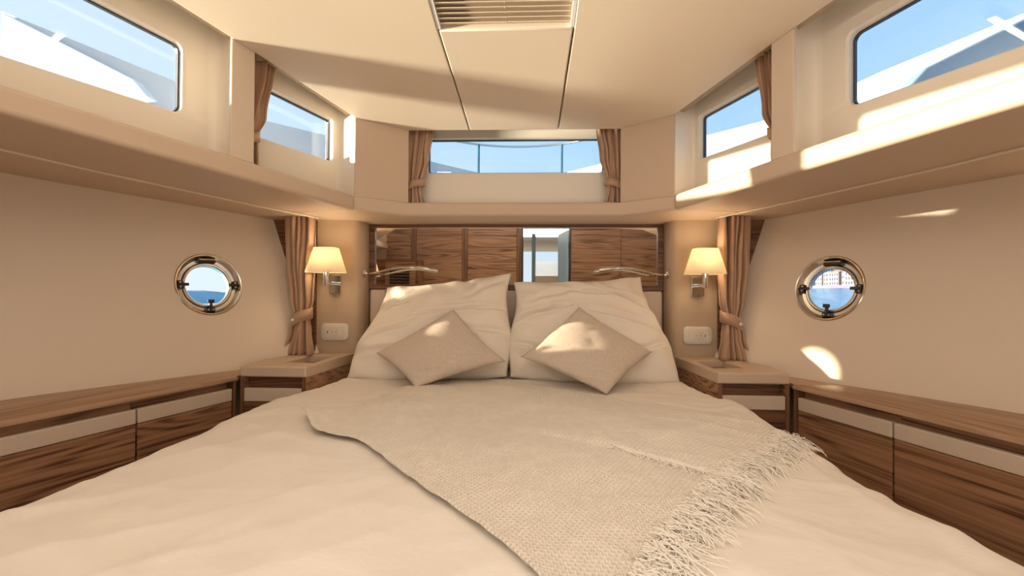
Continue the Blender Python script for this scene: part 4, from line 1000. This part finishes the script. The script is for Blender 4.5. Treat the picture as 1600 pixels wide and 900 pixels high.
obj('rail', MB().tube([(0.72 * math.sin(q), 2.72 + 0.70 * math.cos(q), 1.032) for q in [R(-75 + 5 * i) for i in range(31)]], 0.0075, n=8), M['satin'], k, smooth=True)
for x in (-0.285, 0.292):
    obj('post', MB().tube([(x, 3.36, 0.505), (x, 3.36, 1.03)], 0.008, n=8), M['post'], k, smooth=True)

# sea, hill and town on a horizon that leans with the boat's heel
TILT = math.tan(R(1.9))
sea = MB().grid([[(x, y, -1.9 + TILT * x) for x in (-2500, -600, -150, -30, 30, 150, 600, 2500)] for y in (-2500, -500, -30, 30, 500, 2500)])
tag(obj('sea', sea, M['sea'], recalc=False), 'blue rippled sea outside the portholes', 'sea', kind='stuff')
hz = lambda x: -1.9 + TILT * x
rows = []
for j in range(9):
    row = []
    for i in range(61):
        a = i / 60; x = -420 - 25 * j; y = lerp(150, 1300, a); h = (24 - 10 * a + 7 * noise.noise(Vector((a * 7, 0, 0))) + 2.4 * noise.noise(Vector((a * 40, j * 0.3, 0)))) * math.sin(min(1, j / 5) * math.pi / 2)
        row.append((x, y, hz(x) - 1 + h))
    rows.append(row)
tag(obj('hill', MB().grid(rows), M['hill'], smooth=True, recalc=False), 'low hazy hill across the water behind the left porthole', 'hill')
rb = random.Random(5)
tag(obj('quay', MB().box(196, 300, 60, 640, hz(200) - 1.0, hz(200) + 1.8), M['town_quay']), 'dark stone quay at the foot of the waterfront town', 'quay')
y = 285.0; wide = []
while y < 410:
    wd = rb.uniform(7, 13); hh = rb.uniform(9, 19); wide.append((y, wd, hh)); y += wd + rb.uniform(0.9, 1.3)
for n_, (y, wd, hh) in enumerate(wide):
    z0 = hz(200) + 1.8; x0 = 204 + rb.uniform(0, 6); mm = M['town_a'] if n_ % 3 else M['town_b']
    k = thing('waterfront_house', (x0 + 6, y + wd / 2, z0), 'pale waterfront house on the quay beyond the right porthole', 'house', 'waterfront houses')
    obj('wall', MB().box(x0, x0 + 12, y, y + wd, z0, z0 + hh), mm, k)
    obj('roof', MB().add([(x0 - .5, y - .4, z0 + hh), (x0 - .5, y + wd + .4, z0 + hh), (x0 + 12.5, y + wd + .4, z0 + hh), (x0 + 12.5, y - .4, z0 + hh), (x0 + 6, y + 1, z0 + hh + 3), (x0 + 6, y + wd - 1, z0 + hh + 3)], [(0, 1, 5, 4), (2, 3, 4, 5), (1, 2, 5), (3, 0, 4), (3, 2, 1, 0)]), M['town_roof'], k)
    wv = MB()
    nf, nc = max(3, int(hh / 2.9)), max(3, int(wd / 2.3))
    for f_ in range(nf):
        for c_ in range(nc):
            yc = y + wd * (c_ + 0.5) / nc; zc = z0 + hh * (f_ + 0.5) / nf; wv.box(x0 - 0.12, x0 + 0.1, yc - 0.65, yc + 0.65, zc - 0.95, zc + 0.95)
    obj('windows', wv, M['town_win'], k, kind='stuff')
